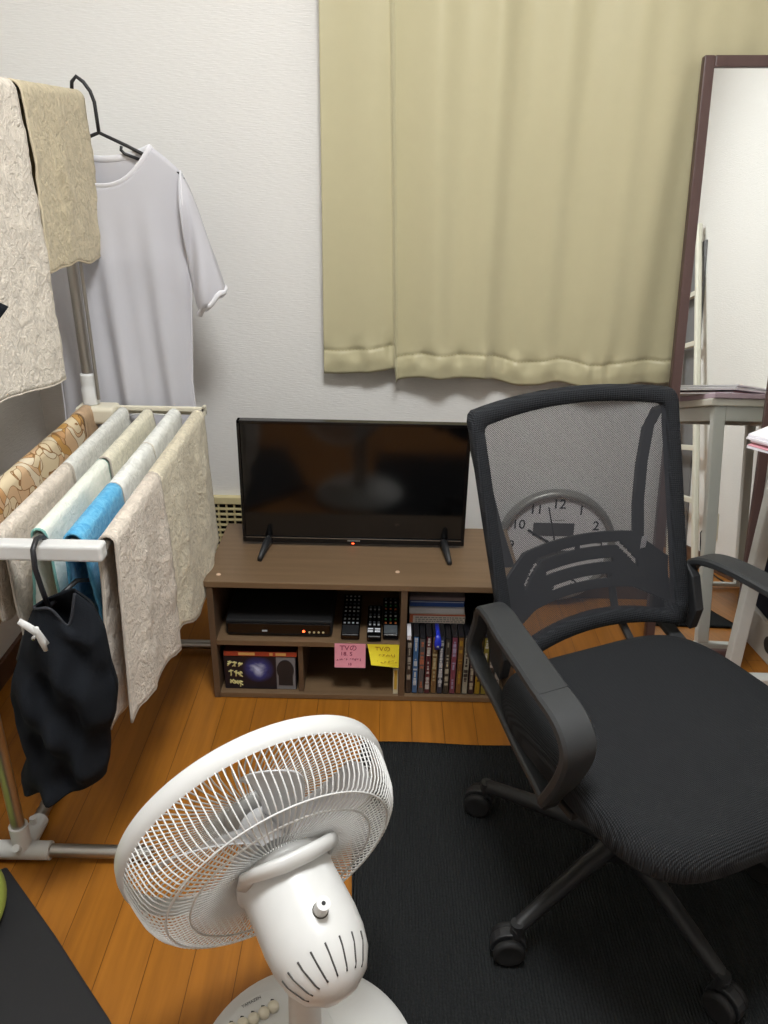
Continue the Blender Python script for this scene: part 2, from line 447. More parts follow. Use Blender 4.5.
# ------------------------------------------------------------------ TV stand
SX0, SX1, SY0, SY1 = -.411, .325, 1.595, 1.900
stand = empty('tv_stand', ((SX0 + SX1) / 2, 1.75, 0), 'low walnut brown laminate television stand with open cubbies', 'tv stand')
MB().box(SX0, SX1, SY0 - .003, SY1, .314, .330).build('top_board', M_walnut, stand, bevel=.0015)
MB().box(SX0 + .015, SX1 - .015, SY0, SY1, 0.002, .016).build('bottom_board', M_walnut, stand, bevel=.001)
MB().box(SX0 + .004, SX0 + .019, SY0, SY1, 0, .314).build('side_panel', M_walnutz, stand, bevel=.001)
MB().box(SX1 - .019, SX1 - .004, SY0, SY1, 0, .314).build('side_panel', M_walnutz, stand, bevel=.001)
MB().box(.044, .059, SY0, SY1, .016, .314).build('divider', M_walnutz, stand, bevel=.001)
MB().box(SX0 + .019, .044, SY0, SY1 - .01, .155, .169).build('shelf', M_walnut, stand, bevel=.001)
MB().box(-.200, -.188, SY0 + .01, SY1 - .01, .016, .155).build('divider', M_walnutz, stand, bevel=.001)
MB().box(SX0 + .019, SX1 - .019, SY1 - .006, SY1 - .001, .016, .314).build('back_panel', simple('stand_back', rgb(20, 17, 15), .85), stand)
for x, y in ((-.382, 1.625), (.035, 1.655)):
    MB().lathe([(0, .0), (.0055, .0), (.005, .0012), (0, .0014)], 16, Matrix.Translation((x, y, .330))).build('screw_cap', simple('beech_cap', rgb(206, 176, 150), .6), stand)

# ------------------------------------------------------------------ TV
tv = empty('television', (-.075, 1.80, .33), 'flat black television with a thin bezel standing on the walnut stand', 'television')
TX0, TX1, TZ0, TZ1, TY = -.350, .201, .338, .655, 1.780
mb = MB()
mb.box(TX0, TX1, TY, TY + .022, TZ1 - .008, TZ1); mb.box(TX0, TX1, TY - .001, TY + .022, TZ0, TZ0 + .016)
mb.box(TX0, TX0 + .008, TY, TY + .022, TZ0, TZ1); mb.box(TX1 - .008, TX1, TY, TY + .022, TZ0, TZ1)
mb.build('bezel', M_blackgl, tv, bevel=.0015)
MB().box(TX0 + .006, TX1 - .006, TY + .003, TY + .02, TZ0 + .014, TZ1 - .006).build('screen', M_screen, tv)
MB().box(TX0 + .04, TX1 - .04, TY + .022, TY + .062, TZ0 + .01, TZ1 - .07).build('back_cover', M_blackp, tv, bevel=.012)
for x, s in ((-.286, -1), (.150, 1)):
    mb = MB()
    mb.tube([(x, TY + .008, TZ0 + .004), (x + s * .004, TY - .03, TZ0 + .006), (x + s * .010, TY - .088, .3365)], [.014, .012, .008], 8, flat=.75)
    mb.tube([(x, TY + .010, TZ0 + .004), (x + s * .004, TY + .045, TZ0 + .006), (x + s * .010, TY + .095, .3365)], [.014, .012, .008], 8, flat=.75)
    mb.build('foot', M_blackp, tv, smooth=True)
MB().box(TX0 + .008, TX1 - .008, TY - .0018, TY - .0008, TZ0 + .0135, TZ0 + .0152).build('trim_strip', M_chrome, tv)
mb = MB()
for k in range(9): mb.box(-.089 + k * .0035, -.0868 + k * .0035, TY - .0016, TY - .0009, TZ0 + .0075, TZ0 + .0108)
mb.build('brand_mark', M_graypl, tv)
MB().box(-.079, -.073, TY - .0018, TY - .0006, TZ0 + .0005, TZ0 + .003).build('status_light', M_led, tv)

# ------------------------------------------------------------------ things in the stand
rec = empty('disc_recorder', (-.245, 1.74, .169), 'black disc recorder on the upper left shelf of the stand', 'recorder')
MB().box(-.372, -.118, 1.618, 1.86, .172, .212).build('body', M_rubber, rec, bevel=.003)
MB().box(-.368, -.122, 1.613, 1.618, .174, .206).build('front_panel', M_blackgl, rec, bevel=.002)
for x in (-.35, -.14): MB().lathe([(0, 0), (.01, 0), (.01, .0035), (0, .0035)], 12, Matrix.Translation((x, 1.64, .169))).build('foot', M_rubber, rec)
MB().lathe([(0, 0), (.0035, 0), (.002, .002), (0, .002)], 12, Matrix.Translation((-.186, 1.613, .186)) @ Matrix.Rotation(PI / 2, 4, 'X')).build('power_light', M_led, rec)
for k in range(4): MB().lathe([(0, 0), (.0028, 0), (.0025, .0012), (0, .0012)], 10, Matrix.Translation((-.172 + k * .011, 1.613, .184)) @ Matrix.Rotation(PI / 2, 4, 'X')).build('button', M_ventc, rec)
MB().box(-.285, -.273, 1.6122, 1.613, .184, .188).build('logo', M_btnw, rec)

def remote(x0, x1, y0, y1, z, label, colours, foot, ang=0):
    r = empty('remote_control', ((x0 + x1) / 2, (y0 + y1) / 2, z), label, 'remote')
    MB().box(x0, x1, y0, y1, z + .001, z + .018).build('body', M_blackgl, r, bevel=.004, seg=3)
    if foot: MB().box(x0 + .003, x1 - .003, y0 + .004, y0 + .040, z + .0178, z + .0195).build('lower_panel', foot, r, bevel=.001)
    nx = 4 if x1 - x0 > .038 else 3; rows = 8
    for j in range(rows):
        yy = y0 + .050 + j * (y1 - y0 - .062) / (rows - 1)
        mb = MB()
        for i in range(nx):
            xx = x0 + .007 + i * (x1 - x0 - .014) / (nx - 1)
            mb.box(xx - .0024, xx + .0024, yy - .0026, yy + .0026, z + .0178, z + .0195)
        mb.build('button_row', colours[j % len(colours)], r)
    return r
M_btn2 = simple('button_dim', rgb(92, 98, 106), .6); M_btng = simple('button_green', rgb(90, 170, 110), .6); M_btno = simple('button_orange', rgb(190, 110, 60), .6)
remote(-.097, -.052, 1.603, 1.79, .169, 'black remote control with four button columns, beside the recorder above the pink note', [M_btnw, M_btnw, M_btn2], M_blackp)
remote(-.035, .000, 1.597, 1.74, .169, 'slim black remote control with two white keys near its end, middle of three', [M_btnw, M_btn2, M_rubber], M_blackgl)
mb = MB(); 
mb.box(-.033, -.020, 1.613, 1.619, .1695 + .018, .1695 + .020); mb.box(-.016, -.003, 1.613, 1.619, .1875, .1895); mb.box(-.033, -.020, 1.624, 1.629, .1875, .1895); mb.box(-.016, -.003, 1.624, 1.629, .1875, .1895)
mb.build('white_key', simple('white_key', rgb(225, 228, 235), .5), bpy.data.objects['remote_control.001'])
remote(.003, .041, 1.606, 1.78, .169, 'black remote control with a grey lower panel and coloured keys, against the divider', [M_btno, M_btng, M_btnw, M_btn2], simple('panel_grey', rgb(84, 90, 94), .4))

def scribble(mb, x0, x1, z, h, y, seed, r=.0005):
    rr = random.Random(seed); x = x0
    while x < x1:
        w = h * rr.uniform(.5, .9)
        pts = [(x + rr.uniform(0, w), y, z + rr.uniform(-h / 2, h / 2)) for _ in range(4)]
        mb.tube(pts, r, 4); x += w * 1.25
# pink note
pn = empty('sticky_note', (-.075, 1.593, .165), 'pink handwritten sticky note hanging from the middle shelf edge', 'note')
mb = MB(); mb.grid(lambda u, v: V(-.111 + u * .074, 1.5945 - .004 * v * v, .1665 - v * .066), 6, 8); mb.build('paper', M_notep, pn, solid=.0004)
mb = MB()
T = lambda x, y, z: Matrix.Translation((x, y, z)) @ FACE
text_mb(mb, 'TVの', .019, T(-.078, 1.5937, .154)); text_mb(mb, '18. S', .015, T(-.083, 1.5930, .138))
scribble(mb, -.106, -.045, .123, .007, 1.5916, 3); text_mb(mb, '18', .010, T(-.075, 1.5905, .110))
mb.build('handwriting', M_inkp, pn)
yn = empty('sticky_note', (.003, 1.593, .165), 'yellow handwritten sticky note curling below the shelf edge', 'note')
def yf(u, v): return V(-.033 + u * .076 + .010 * v * (1 - u), 1.5940 - .016 * v * v * (1.2 - u), .1665 - v * .064 * (.72 + .28 * u) )
mb = MB(); mb.grid(yf, 8, 8); mb.build('paper', M_notey, yn, solid=.0004)
mb = MB(); text_mb(mb, 'TVの', .017, T(.004, 1.5925, .154)); scribble(mb, -.022, .036, .138, .009, 1.5895, 5); scribble(mb, -.016, .036, .124, .009, 1.5840, 8, .0006)
mb.build('handwriting', M_inko, yn)

# boxed book facing out + slim case on it, lower left cubby
bk = empty('game_box', (-.295, 1.63, .016), 'dark cardboard box with blue glowing cover art in the lower left cubby', 'box')
MB().box(-.383, -.207, 1.612, 1.75, .016, .1145).build('box_body', simple('box_dark', rgb(30, 30, 40), .4), bk, bevel=.001)
def art_mat():
    m, nt, b = newmat('cover_art'); v = coords(nt)
    gr = N(nt, 'ShaderNodeTexNoise'); gr.inputs['Scale'].default_value = 26; gr.inputs['Detail'].default_value = 4; gr.inputs['Distortion'].default_value = 2
    nt.links.new(v, gr.inputs['Vector'])
    ds = N(nt, 'ShaderNodeVectorMath', operation='DISTANCE'); ds.inputs[1].default_value = (-.004, -.018, .060); nt.links.new(v, ds.inputs[0])
    mr = N(nt, 'ShaderNodeMapRange'); mr.inputs[1].default_value = .0; mr.inputs[2].default_value = .04; mr.inputs[3].default_value = 1; mr.inputs[4].default_value = 0
    nt.links.new(ds.outputs['Value'], mr.inputs[0])
    mu = N(nt, 'ShaderNodeMath', operation='MULTIPLY'); nt.links.new(mr.outputs[0], mu.inputs[0]); nt.links.new(gr.outputs['Fac'], mu.inputs[1])
    cr = N(nt, 'ShaderNodeValToRGB'); e = cr.color_ramp.elements
    e[0].position = 0; e[0].color = rgb(24, 22, 34); e[1].position = .55; e[1].color = rgb(205, 215, 245)
    x = cr.color_ramp.elements.new(.22); x.color = rgb(52, 60, 130)
    nt.links.new(mu.outputs[0], cr.inputs[0]); nt.links.new(cr.outputs[0], b.inputs['Base Color']); b.inputs['Roughness'].default_value = .35
    return m
MB().box(-.381, -.255, 1.6105, 1.612, .018, .1125).build('cover_picture', art_mat(), bk)
MB().box(-.255, -.209, 1.6105, 1.612, .018, .1125).build('cover_side_panel', simple('cover_grey', rgb(120, 120, 124), .45, var=.2), bk)
mb = MB(); mb.lathe([(0, 0), (.021, 0), (.021, .001), (0, .001)], 24, Matrix.Translation((-.233, 1.6105, .075)) @ Matrix.Rotation(PI / 2, 4, 'X') @ Matrix.Scale(1.4, 4, (0, 1, 0)))
mb.box(-.25, -.215, 1.6095, 1.6105, .03, .06); mb.build('cover_silhouette', simple('cover_dark', rgb(34, 34, 38), .45), bk)
mb = MB(); rr = random.Random(4)
for j in range(3):
    for i in range(3):
        x = -.372 + i * .012 + rr.uniform(-.002, .002); z = .094 - j * .027 - i * .002
        for q in range(4): a = rr.uniform(0, PI); mb.tube([(x + .005 - .006 * math.cos(a), 1.6098, z + rr.uniform(-.007, .007) - .006 * math.sin(a)), (x + .005 + .006 * math.cos(a), 1.6098, z + .006 * math.sin(a))], .0015, 4)
mb.build('cover_lettering', simple('cover_yellow', rgb(212, 204, 140), .5), bk)
cs = empty('disc_case', (-.29, 1.68, .1145), 'red spined slim case lying on top of the dark box', 'disc case')
MB().box(-.381, -.203, 1.609, 1.745, .1148, .1285).build('case_body', simple('case_red', rgb(64, 30, 26), .4), cs, bevel=.001)
MB().box(-.380, -.204, 1.6084, 1.609, .1155, .1280).build('spine_label', simple('case_spine', rgb(168, 66, 44), .4), cs)
mb = MB()
for k, c in enumerate(((-.345, -.305), (-.27, -.262), (-.255, -.23))): MB().box(c[0], c[1], 1.6078, 1.6085, .118, .1255).build('spine_print', simple('print_gold', rgb(216, 170, 100), .5), cs)
c2 = MB().box(-.375, -.215, 1.64, 1.76, .1288, .140)
tag(c2.build('disc_case', simple('case_black', rgb(20, 18, 20), .4), origin=(-.295, 1.70, .1288), bevel=.001), 'black slim case lying under the shelf at the back of the red case', 'disc case')
tb = empty('booklet', (.036, 1.65, .016), 'thin yellow and white booklet standing against the divider in the middle cubby', 'booklet')
MB().box(.031, .043, 1.603, 1.72, .0162, .090).build('pages', simple('booklet_cream', rgb(206, 198, 170), .6), tb, bevel=.0006)
MB().box(.0335, .0405, 1.6023, 1.603, .030, .086).build('spine_print', simple('booklet_gold', rgb(196, 160, 60), .5), tb)
pb = MB().box(-.14, -.02, 1.80, 1.87, .0165, .085)
tag(pb.build('pouch', M_rubber, origin=(-.08, 1.83, .0165), bevel=.012, seg=3, smooth='auto'), 'black pouch at the back of the middle cubby under the notes', 'pouch')

# disc cases on end
spines = [((60, 46, 40), (190, 180, 165), 'dark brown spine with grey picture, leftmost of the row'), ((60, 120, 190), (225, 232, 240), 'bright blue spine with white foot, second in the row'),
          ((96, 92, 96), (205, 120, 90), 'grey spine with an orange block near its foot'), ((96, 24, 34), (226, 220, 214), 'dark red spine with white lettering'),
          ((150, 110, 60), (206, 190, 150), 'tan and brown spine with pale lettering under the blue tag'), ((44, 54, 80), (230, 232, 236), 'dark blue spine with bold white lettering'),
          ((62, 54, 44), (206, 198, 176), 'olive brown spine with cream lettering'), ((160, 70, 96), (196, 180, 214), 'pink and violet spine'),
          ((150, 98, 42), (206, 160, 60), 'golden brown spine'), ((208, 202, 180), (70, 62, 58), 'cream spine with a dark picture near its head'),
          ((60, 30, 34), (206, 196, 170), 'dark maroon spine with cream blocks'), ((206, 162, 30), (60, 44, 30), 'bright golden yellow spine'),
          ((170, 150, 40), (230, 226, 210), 'olive yellow spine beside the chair arm'), ((84, 70, 60), (226, 216, 206), 'brown spine with white foot behind the chair arm'),
          ((210, 206, 196), (60, 60, 66), 'white spine, rightmost of the row behind the chair arm')]
x = .0615
M_case = simple('case_shell', rgb(26, 26, 30), .3)
for k, (c, c2_, lb) in enumerate(spines):
    w = .0136; hgt = .170 if k in (2, 6) else .1755
    o = empty('disc_case', (x + w / 2, 1.67, .016), 'upright disc case with ' + lb, 'disc case', 'disc cases standing in the right cubby')
    MB().box(x, x + w, 1.606, 1.738, .0165, .0165 + hgt - .006).build('case_shell', M_case, o, bevel=.0015)
    MB().box(x + .001, x + w - .001, 1.6050, 1.6062, .020, .016 + hgt - .010).build('spine_label', simple('spine', rgb(*[int(q * .62 + 22) for q in c]), .35, var=.25, vscale=60), o)
    spm = simple('spine_print', rgb(*[int(q * .8) for q in c2_]), .4, var=.3, vscale=160); rr = random.Random(k + 11); zz = .028 + rr.uniform(0, .03)
    top = .016 + hgt - .012
    while zz < top - .006:
        h = rr.choice((.003, .004, .006, .009, .014)); ww = rr.uniform(.12, .36) * w
        if rr.random() < .72: MB().box(x + w / 2 - ww, x + w / 2 + ww, 1.6043, 1.6050, zz, min(top, zz + h)).build('spine_print', spm, o)
        zz += h + rr.choice((.0015, .003, .006))
    x += w + .0018
# stack lying on the upright cases
stack = [(.0265, (232, 222, 212), (206, 110, 70), 'white box with an orange edge and small print, lowest of the stack', .068, .203, 1.662),
         (.018, (228, 230, 232), (198, 200, 205), 'thick white case, second from the bottom of the stack', .066, .200, 1.664),
         (.0155, (44, 84, 160), (190, 205, 230), 'blue case in the middle of the stack', .067, .199, 1.666),
         (.012, (138, 128, 130), (84, 74, 78), 'grey patterned case above the blue one', .066, .200, 1.668),
         (.016, (38, 38, 44), (60, 60, 66), 'black case second from the top of the stack', .068, .200, 1.690),
         (.013, (172, 176, 176), (34, 50, 110), 'grey case with blue upper edge on top of the stack', .066, .206, 1.664)]
z = .1855
for k, (h, c, c2_, lb, xa, xb, ya) in enumerate(stack):
    o = empty('disc_box', ((xa + xb) / 2, ya + .07, z), 'flat lying ' + lb, 'box', 'cases lying flat over the upright cases')
    MB().box(xa, xb, ya, ya + .19, z, z + h - .0006).build('case_body', simple('box_side', rgb(*c), .45, var=.05), o, bevel=.001)
    mb = MB()
    if k == 0:
        mb.box(xa, xb, ya - .0008, ya, z + h - .005, z + h - .0012); mb.box(xa, xa + .008, ya - .0008, ya, z + .002, z + h - .004)
        mb.build('orange_edge', simple('edge_print', rgb(*c2_), .5), o); mb = MB()
        rr = random.Random(3)
        for j in range(3):
            xx = xa + .014
            while xx < xb - .006:
                w = rr.uniform(.003, .009); mb.box(xx, xx + w, ya - .0007, ya, z + .004 + j * .0055, z + .0065 + j * .0055); xx += w + .0022
        mb.build('small_print', M_graypl, o)
    else:
        mb.box(xa + .002, xb - .002, ya - .0008, ya, z + h * .8, z + h - .001); mb.build('edge_print', simple('edge_print', rgb(*c2_), .5), o)
    z += h
bt = empty('blue_tag', (.135, 1.60, .187), 'small glossy blue tag hanging over the upright disc cases', 'tag')
mb = MB(); mb.tube([(.134, 1.655, .1885), (.135, 1.61, .1885), (.135, 1.6005, .183), (.135, 1.5995, .165), (.135, 1.5995, .152)], [.005, .005, .007, .009, .006], 10, flat=.35, up=(1, 0, 0)); mb.build('tag_body', simple('tag_blue', rgb(34, 52, 190), .3), bt, smooth=True)
MB().box(.1325, .1375, 1.5958, 1.597, .160, .164).build('tag_highlight', M_btnw, bt)  # pale block painted in for the white highlight on the glossy tag
wc = MB().box(.0615, .071, 1.602, 1.655, .1865, .1875); wc.box(.0615, .0705, 1.6015, 1.6028, .1765, .1875)
tag(wc.build('card', M_paper, origin=(.066, 1.63, .1865)), 'small white card folded over the leftmost upright cases', 'card')

# ------------------------------------------------------------------ clock
TI = Matrix.Rotation(math.radians(-4), 4, 'X')
CR = .173
ck = empty('wall_clock', (.500, 2.070, .020), 'round grey rimmed clock standing on the floor against the wall behind the chair', 'clock', M=TI)
CC = Matrix.Translation((0, 0, CR)) @ FACE      # local z -> -y (to the viewer)
MB().lathe([(0, -.015), (CR - .01, -.015), (CR, -.005), (CR, .012), (CR - .006, .02), (CR - .018, .021), (CR - .022, .012), (CR - .022, .006)], 64, CC).build('rim', M_clockrim, ck, world=False, smooth=True)
MB().lathe([(CR - .021, .006), (0, .006)], 64, CC).build('dial', M_clockface, ck, world=False)
mb = MB()
for h in range(1, 13):
    a = h * PI / 6; r = CR * .745
    text_mb(mb, str(h), .040, CC @ Matrix.Translation((r * math.sin(a), r * math.cos(a), .0066)), .0004)
mb.build('numerals', M_ink, ck, world=False)
mb = MB()
for i in range(60):
    a = i * PI / 30
    mb.box(-.0005, .0005, CR * .83, CR * .855, .0062, .0068, CC @ Matrix.Rotation(a, 4, 'Z'))
mb.build('minute_marks', M_ink, ck, world=False)
for (cx, cy, w, h) in ((-.010, .052, .118, .040), (-.008, -.034, .122, .042)):
    MB().box(cx - w / 2, cx + w / 2, cy - h / 2, cy + h / 2, .0062, .0075, CC).build('lcd_window', M_lcd, ck, world=False)
def hand(name, ang, L, w, tail, zz):
    mb = MB(); mb.prism([(-w / 2, -tail), (w / 2, -tail), (w * .35, L), (-w * .35, L)], zz, zz + .0012, CC @ Matrix.Rotation(-ang, 4, 'Z')); mb.build(name, M_ink, ck, world=False)
hand('hour_hand', math.radians(-59), .098, .008, .02, .009); hand('minute_hand', math.radians(-14), .125, .005, .02, .0105); hand('second_hand', math.radians(76), .04, .0015, .06, .012)
mb = MB()
for k in range(7): mb.box(-.020 + k * .0058, -.0160 + k * .0058, .0785, .0815, .0062, .0068, CC)
mb.build('brand_mark', M_graypl, ck, world=False)
MB().lathe([(0, 0), (.006, 0), (.006, .0135), (0, .0135)], 16, CC).build('centre_cap', M_ink, ck, world=False)

# ------------------------------------------------------------------ standing mirror
MM = Matrix.Rotation(math.radians(-1.5), 4, 'Z') @ Matrix.Rotation(math.radians(-9.3), 4, 'X') @ Matrix.Rotation(math.radians(-1.0), 4, 'Y')
mir = empty('standing_mirror', (.836, 1.800, .007), 'tall slim mirror in a dark wood frame leaning back in front of the curtain', 'mirror', M=MM)
W2, HH = .130, 1.452
mb = MB(); fw = .024
mb.box(-W2, -W2 + fw, -.008, .014, 0, HH); mb.box(W2 - fw, W2, -.008, .014, 0, HH)
mb.box(-W2 + fw, W2 - fw, -.008, .014, HH - fw, HH); mb.box(-W2 + fw, W2 - fw, -.008, .014, 0, fw)
mb.build('frame', M_darkwood, mir, world=False, bevel=.003)
mm, nt, b = newmat('mirror_glass'); b.inputs['Base Color'].default_value = (.93, .95, .94, 1); b.inputs['Metallic'].default_value = 1; b.inputs['Roughness'].default_value = 0
nt.nodes.remove(b); g = N(nt, 'ShaderNodeBsdfGlossy'); g.inputs['Roughness'].default_value = 0; g.inputs['Color'].default_value = (.93, .95, .94, 1); nt.links.new(g.outputs[0], nt.nodes['Material Output'].inputs[0])
MB().box(-W2 + fw - .002, W2 - fw + .002, 0, .003, fw - .002, HH - fw + .002).build('mirror_glass', mm, mir, world=False)
MB().box(-W2 + .01, W2 - .01, .004, .012, .01, HH - .01).build('back_board', M_basebd, mir, world=False)

# ------------------------------------------------------------------ desk at the right wall
DX0, DX1, DY0, DY1 = .880, 1.37, .74, 1.712
dk = empty('desk', (1.12, 1.22, 0), 'white steel legged desk at the right wall, one leg beside the mirror', 'desk')
MB().box(.868, 1.385, .72, 1.725, .682, .702).build('desktop', M_desktop, dk, bevel=.003)
lw = .031
for x in (DX0, DX1 - lw):
    for y in (DY0, DY1 - lw): MB().box(x, x + lw, y, y + lw, .024, .682).build('leg', M_desk, dk, bevel=.003)
for y in (DY0, DY1 - lw): MB().box(DX0 - .002, DX1 + .002, y - .002, y + lw + .002, .0095 if y < 1 else 0, .024).build('foot_bar', M_desk, dk, bevel=.003)
for y in (DY0, DY1 - lw): MB().box(DX0 + lw, DX1 - lw, y + .006, y + .03, .642, .682).build('apron', M_desk, dk, bevel=.002)
MB().box(DX1 - lw + .006, DX1 - .008, DY0 + lw, DY1 - lw, .642, .682).build('apron', M_desk, dk, bevel=.002)
MB().box(DX0 + .006, DX0 + .03, DY0 + lw, DY1 - lw, .642, .682).build('apron', M_desk, dk, bevel=.002)

# papers on the desk corner
pp = empty('paper_stack', (.92, 1.50, .7165), 'loose stack of large white papers with pink sheets overhanging the desk corner', 'papers')
cdir = V(math.cos(math.radians(42)), math.sin(math.radians(42)), 0); cd2 = V(cdir.y, -cdir.x, 0)
for k in range(5):
    c0 = V(.712 + .004 * (k % 3), 1.492 + .003 * k, .7166 + k * .0052)
    rr = random.Random(k); a = math.radians(42 + rr.uniform(-3, 3)); d1 = V(math.cos(a), math.sin(a), 0); d2 = V(d1.y, -d1.x, 0)
    mb = MB()
    P = [c0, c0 + d1 * .30, c0 + d1 * .30 + d2 * .40, c0 + d2 * .40]
    if k == 1: P = [p - d1 * .003 for p in P]
    mb.add([p for p in P] + [p + V(0, 0, .0042 if k != 1 else .0012) for p in P], [(3, 2, 1, 0), (4, 5, 6, 7), (0, 1, 5, 4), (1, 2, 6, 5), (2, 3, 7, 6), (3, 0, 4, 7)])
    mb.build('pink_sheets' if k == 1 else 'white_sheets', M_pinkp if k == 1 else M_paper, pp)
fo = MB().box(.872, 1.36, 1.36, 1.735, .7025, .716)
tag(fo.build('folder', M_lavp, origin=(1.12, 1.55, .7025), bevel=.002), 'large lavender pink board lying flat on the desk under the white papers', 'folder')

# box and navy bag under the desk
wb = empty('storage_box', (1.13, 1.83, 0), 'low white box with a dark round hole in its side, under the navy bag', 'box')
BM = Matrix.Rotation(math.radians(6), 4, 'Z')
def bmx(mb, *a): mb.box(*a, Matrix.Translation((1.13, 1.862, 0)) @ BM)
mb = MB(); bmx(mb, -.105, .10, -.13, .12, .001, .105); mb.build('carton', simple('white_card', rgb(212, 208, 200), .7), wb, bevel=.002)
MB().lathe([(0, 0), (.024, 0), (.024, .0015), (0, .0015)], 28, Matrix.Translation((1.13, 1.862, 0)) @ BM @ Matrix.Translation((-.105, -.06, .055)) @ Matrix.Rotation(-PI / 2, 4, 'Y')).build('round_mark', simple('mark_dark', rgb(60, 58, 56), .7), wb)
nb = empty('bag', (1.14, 1.84, .106), 'navy blue fabric bag standing on the white box beside the mirror', 'bag')
def navy(u, v):
    a = u * 2 * PI; t = v
    sx = .105 * (1 - .18 * t) + .006 * noise.noise(V(math.cos(a) * 2, math.sin(a) * 2, t * 4)); sy = .11 * (1 - .25 * t)
    c, s_ = math.cos(a), math.sin(a); e = .45
    return V(1.14 + sx * math.copysign(abs(c) ** e, c), 1.862 + sy * math.copysign(abs(s_) ** e, s_) , .1065 + .40 * t)
mb = MB(); mb.grid(navy, 48, 20); 
tp = [navy(i / 48, 1) for i in range(48)]; mb.add(tp, [tuple(range(48))]); bp_ = [navy(i / 48, 0) for i in range(48)]; mb.add(bp_, [tuple(range(48))[::-1]])
mb.build('bag_body', M_navy, nb, smooth='auto', weld=True)
MB().tube([(1.10, 1.80, .50), (1.10, 1.79, .56), (1.14, 1.79, .58), (1.18, 1.79, .56), (1.18, 1.80, .50)], .007, 8).build('bag_handle', M_navy, nb, smooth=True)

# ladder shelf at the right wall, seen in the mirror
ld = empty('ladder_rack', (1.34, .0, 0), 'white ladder rack leaning on the right wall, seen only in the mirror', 'ladder')
rail1 = [(1.33, .315, .0), (1.370, -.085, 1.60)]; rail2 = [(1.33, -.07, .0), (1.370, -.30, 1.60)]
mb = MB(); mb.ribbon(rail1, .026, .034, (1, 0, 0)); mb.build('rail', M_ladder, ld)
mb = MB(); mb.ribbon(rail2, .026, .034, (1, 0, 0)); mb.build('rail', M_ladder, ld)
for z in (.30, .54, .80, 1.03, 1.27):
    t = z / 1.60; p = V(*rail1[0]).lerp(V(*rail1[1]), t); q = V(*rail2[0]).lerp(V(*rail2[1]), t)
    MB().box(p.x - .012, p.x + .012, q.y, p.y, z - .012, z + .012).build('rung', M_ladder, ld, bevel=.002)
bd = MB().box(1.389, 1.3995, -.36, -.03, .0, 1.52)
tag(bd.build('board', simple('board_dark', rgb(120, 120, 122), .6), origin=(1.39, -.31, 0), bevel=.002), 'dark grey board standing against the right wall behind the white ladder rack', 'board')
# outlet + plug
ol = empty('wall_outlet', (1.4, .34, .20), 'white wall outlet with a black plug on the right wall, seen in the mirror', 'outlet')
MB().box(1.393, 1.40, .30, .375, .14, .26).build('cover_plate', M_creamp, ol, bevel=.002)
MB().box(1.390, 1.394, .32, .355, .16, .24).build('socket', M_whitep, ol, bevel=.002)
pl = empty('power_plug', (1.38, .338, .19), 'black power plug and cord in the outlet on the right wall', 'plug')
MB().box(1.352, 1.3898, .324, .352, .178, .206).build('plug_body', M_rubber, pl, bevel=.005)
MB().tube([(1.353, .338, .19), (1.335, .345, .17), (1.33, .37, .10), (1.34, .42, .02), (1.35, .55, .004), (1.34, .70, .004)], .003, 8).build('cord', M_rubber, pl, smooth=True)

# ------------------------------------------------------------------ rug, mat, green cushion
rg = MB(); rg.grid(lambda u, v: V(-.045 + u * 1.145 + .004 * math.sin(v * 14), .25 + v * 1.188 + .003 * math.sin(u * 19) - .006 * u, .0075 + .0012 * noise.noise(V(u * 9, v * 9, 0))), 60, 60)
tag(rg.build('rug', M_rug, origin=(.5, .8, .0), solid=.007, off=-1, smooth=True), 'black ribbed rug lying under the office chair', 'rug')
mt = MB(); A = V(-.688, 1.068, 0); B = V(-.408, .79, 0); d = (B - A).normalized(); nrm = V(-d.y, d.x, 0) * -1
P = [A, A + d * 1.1, A + d * 1.1 + nrm * .6, A + nrm * .6]
P = [A + d * 1.1, A + d * 1.1 - V(.6, .2, 0), V(-.93, .3, 0), V(-.93, .62, 0), A]
P = [V(-.10, .36, 0) , V(-.45, .12, 0), V(-.93, .2, 0), V(-.93, .76, 0), A, B, V(-.27, .655, 0)]
P = [A, V(-.545, .93, 0), V(-.47, .853, 0), B, V(-.30, .66, 0), V(-.44, .22, 0), V(-.92, .22, 0), V(-.92, .88, 0)]
mt.prism([(p.x, p.y) for p in P][::-1], .001, .016)
M_mat = simple('black_mat', rgb(30, 30, 32), .8, bump=.0004, bscale=400)
tag(mt.build('floor_mat', M_mat, origin=(-.6, .6, .0), bevel=.004), 'black padded floor mat with a straight slanting edge at the lower left', 'mat')
gc = MB(); gc.lathe([(0, .0), (.12, .0), (.148, .010), (.155, .026), (.148, .042), (.12, .050), (0, .054)], 56, Matrix.Translation((-.790, .928, .0165)))
tag(gc.build('cushion', M_green, origin=(-.790, .928, .0165), smooth=True), 'round lime green cushion on the black mat at the left edge', 'cushion')

# ------------------------------------------------------------------ drying rack
rk = empty('drying_rack', (-.55, 1.45, 0), 'stainless and white indoor drying rack with five towel rods and a high rail', 'drying rack')
PX = -.668; ZR = .672; RXS = [-.690, -.608, -.548, -.487, -.432]
for (y, xo) in ((1.10, 0), (1.79, -.015)):
    MB().tube([(PX + xo, y, .05), (PX + xo - .004, y, 1.31)], .0125, 16).build('pole', M_steel, rk, smooth='auto')
    mb = MB().lathe([(.0165, 0), (.019, .002), (.019, .038), (.017, .042), (.018, .05), (.018, .07), (.0135, .074)], 20, Matrix.Translation((PX + xo - .002, y, .685)), cap0=True)
    mb.build('height_collar', M_whitep, rk, smooth='auto')
# slim second rod next to the far pole
MB().tube([(PX + .006, 1.776, .70), (PX + .006, 1.776, 1.28)], .004, 8).build('guide_rod', M_steel, rk, smooth='auto')
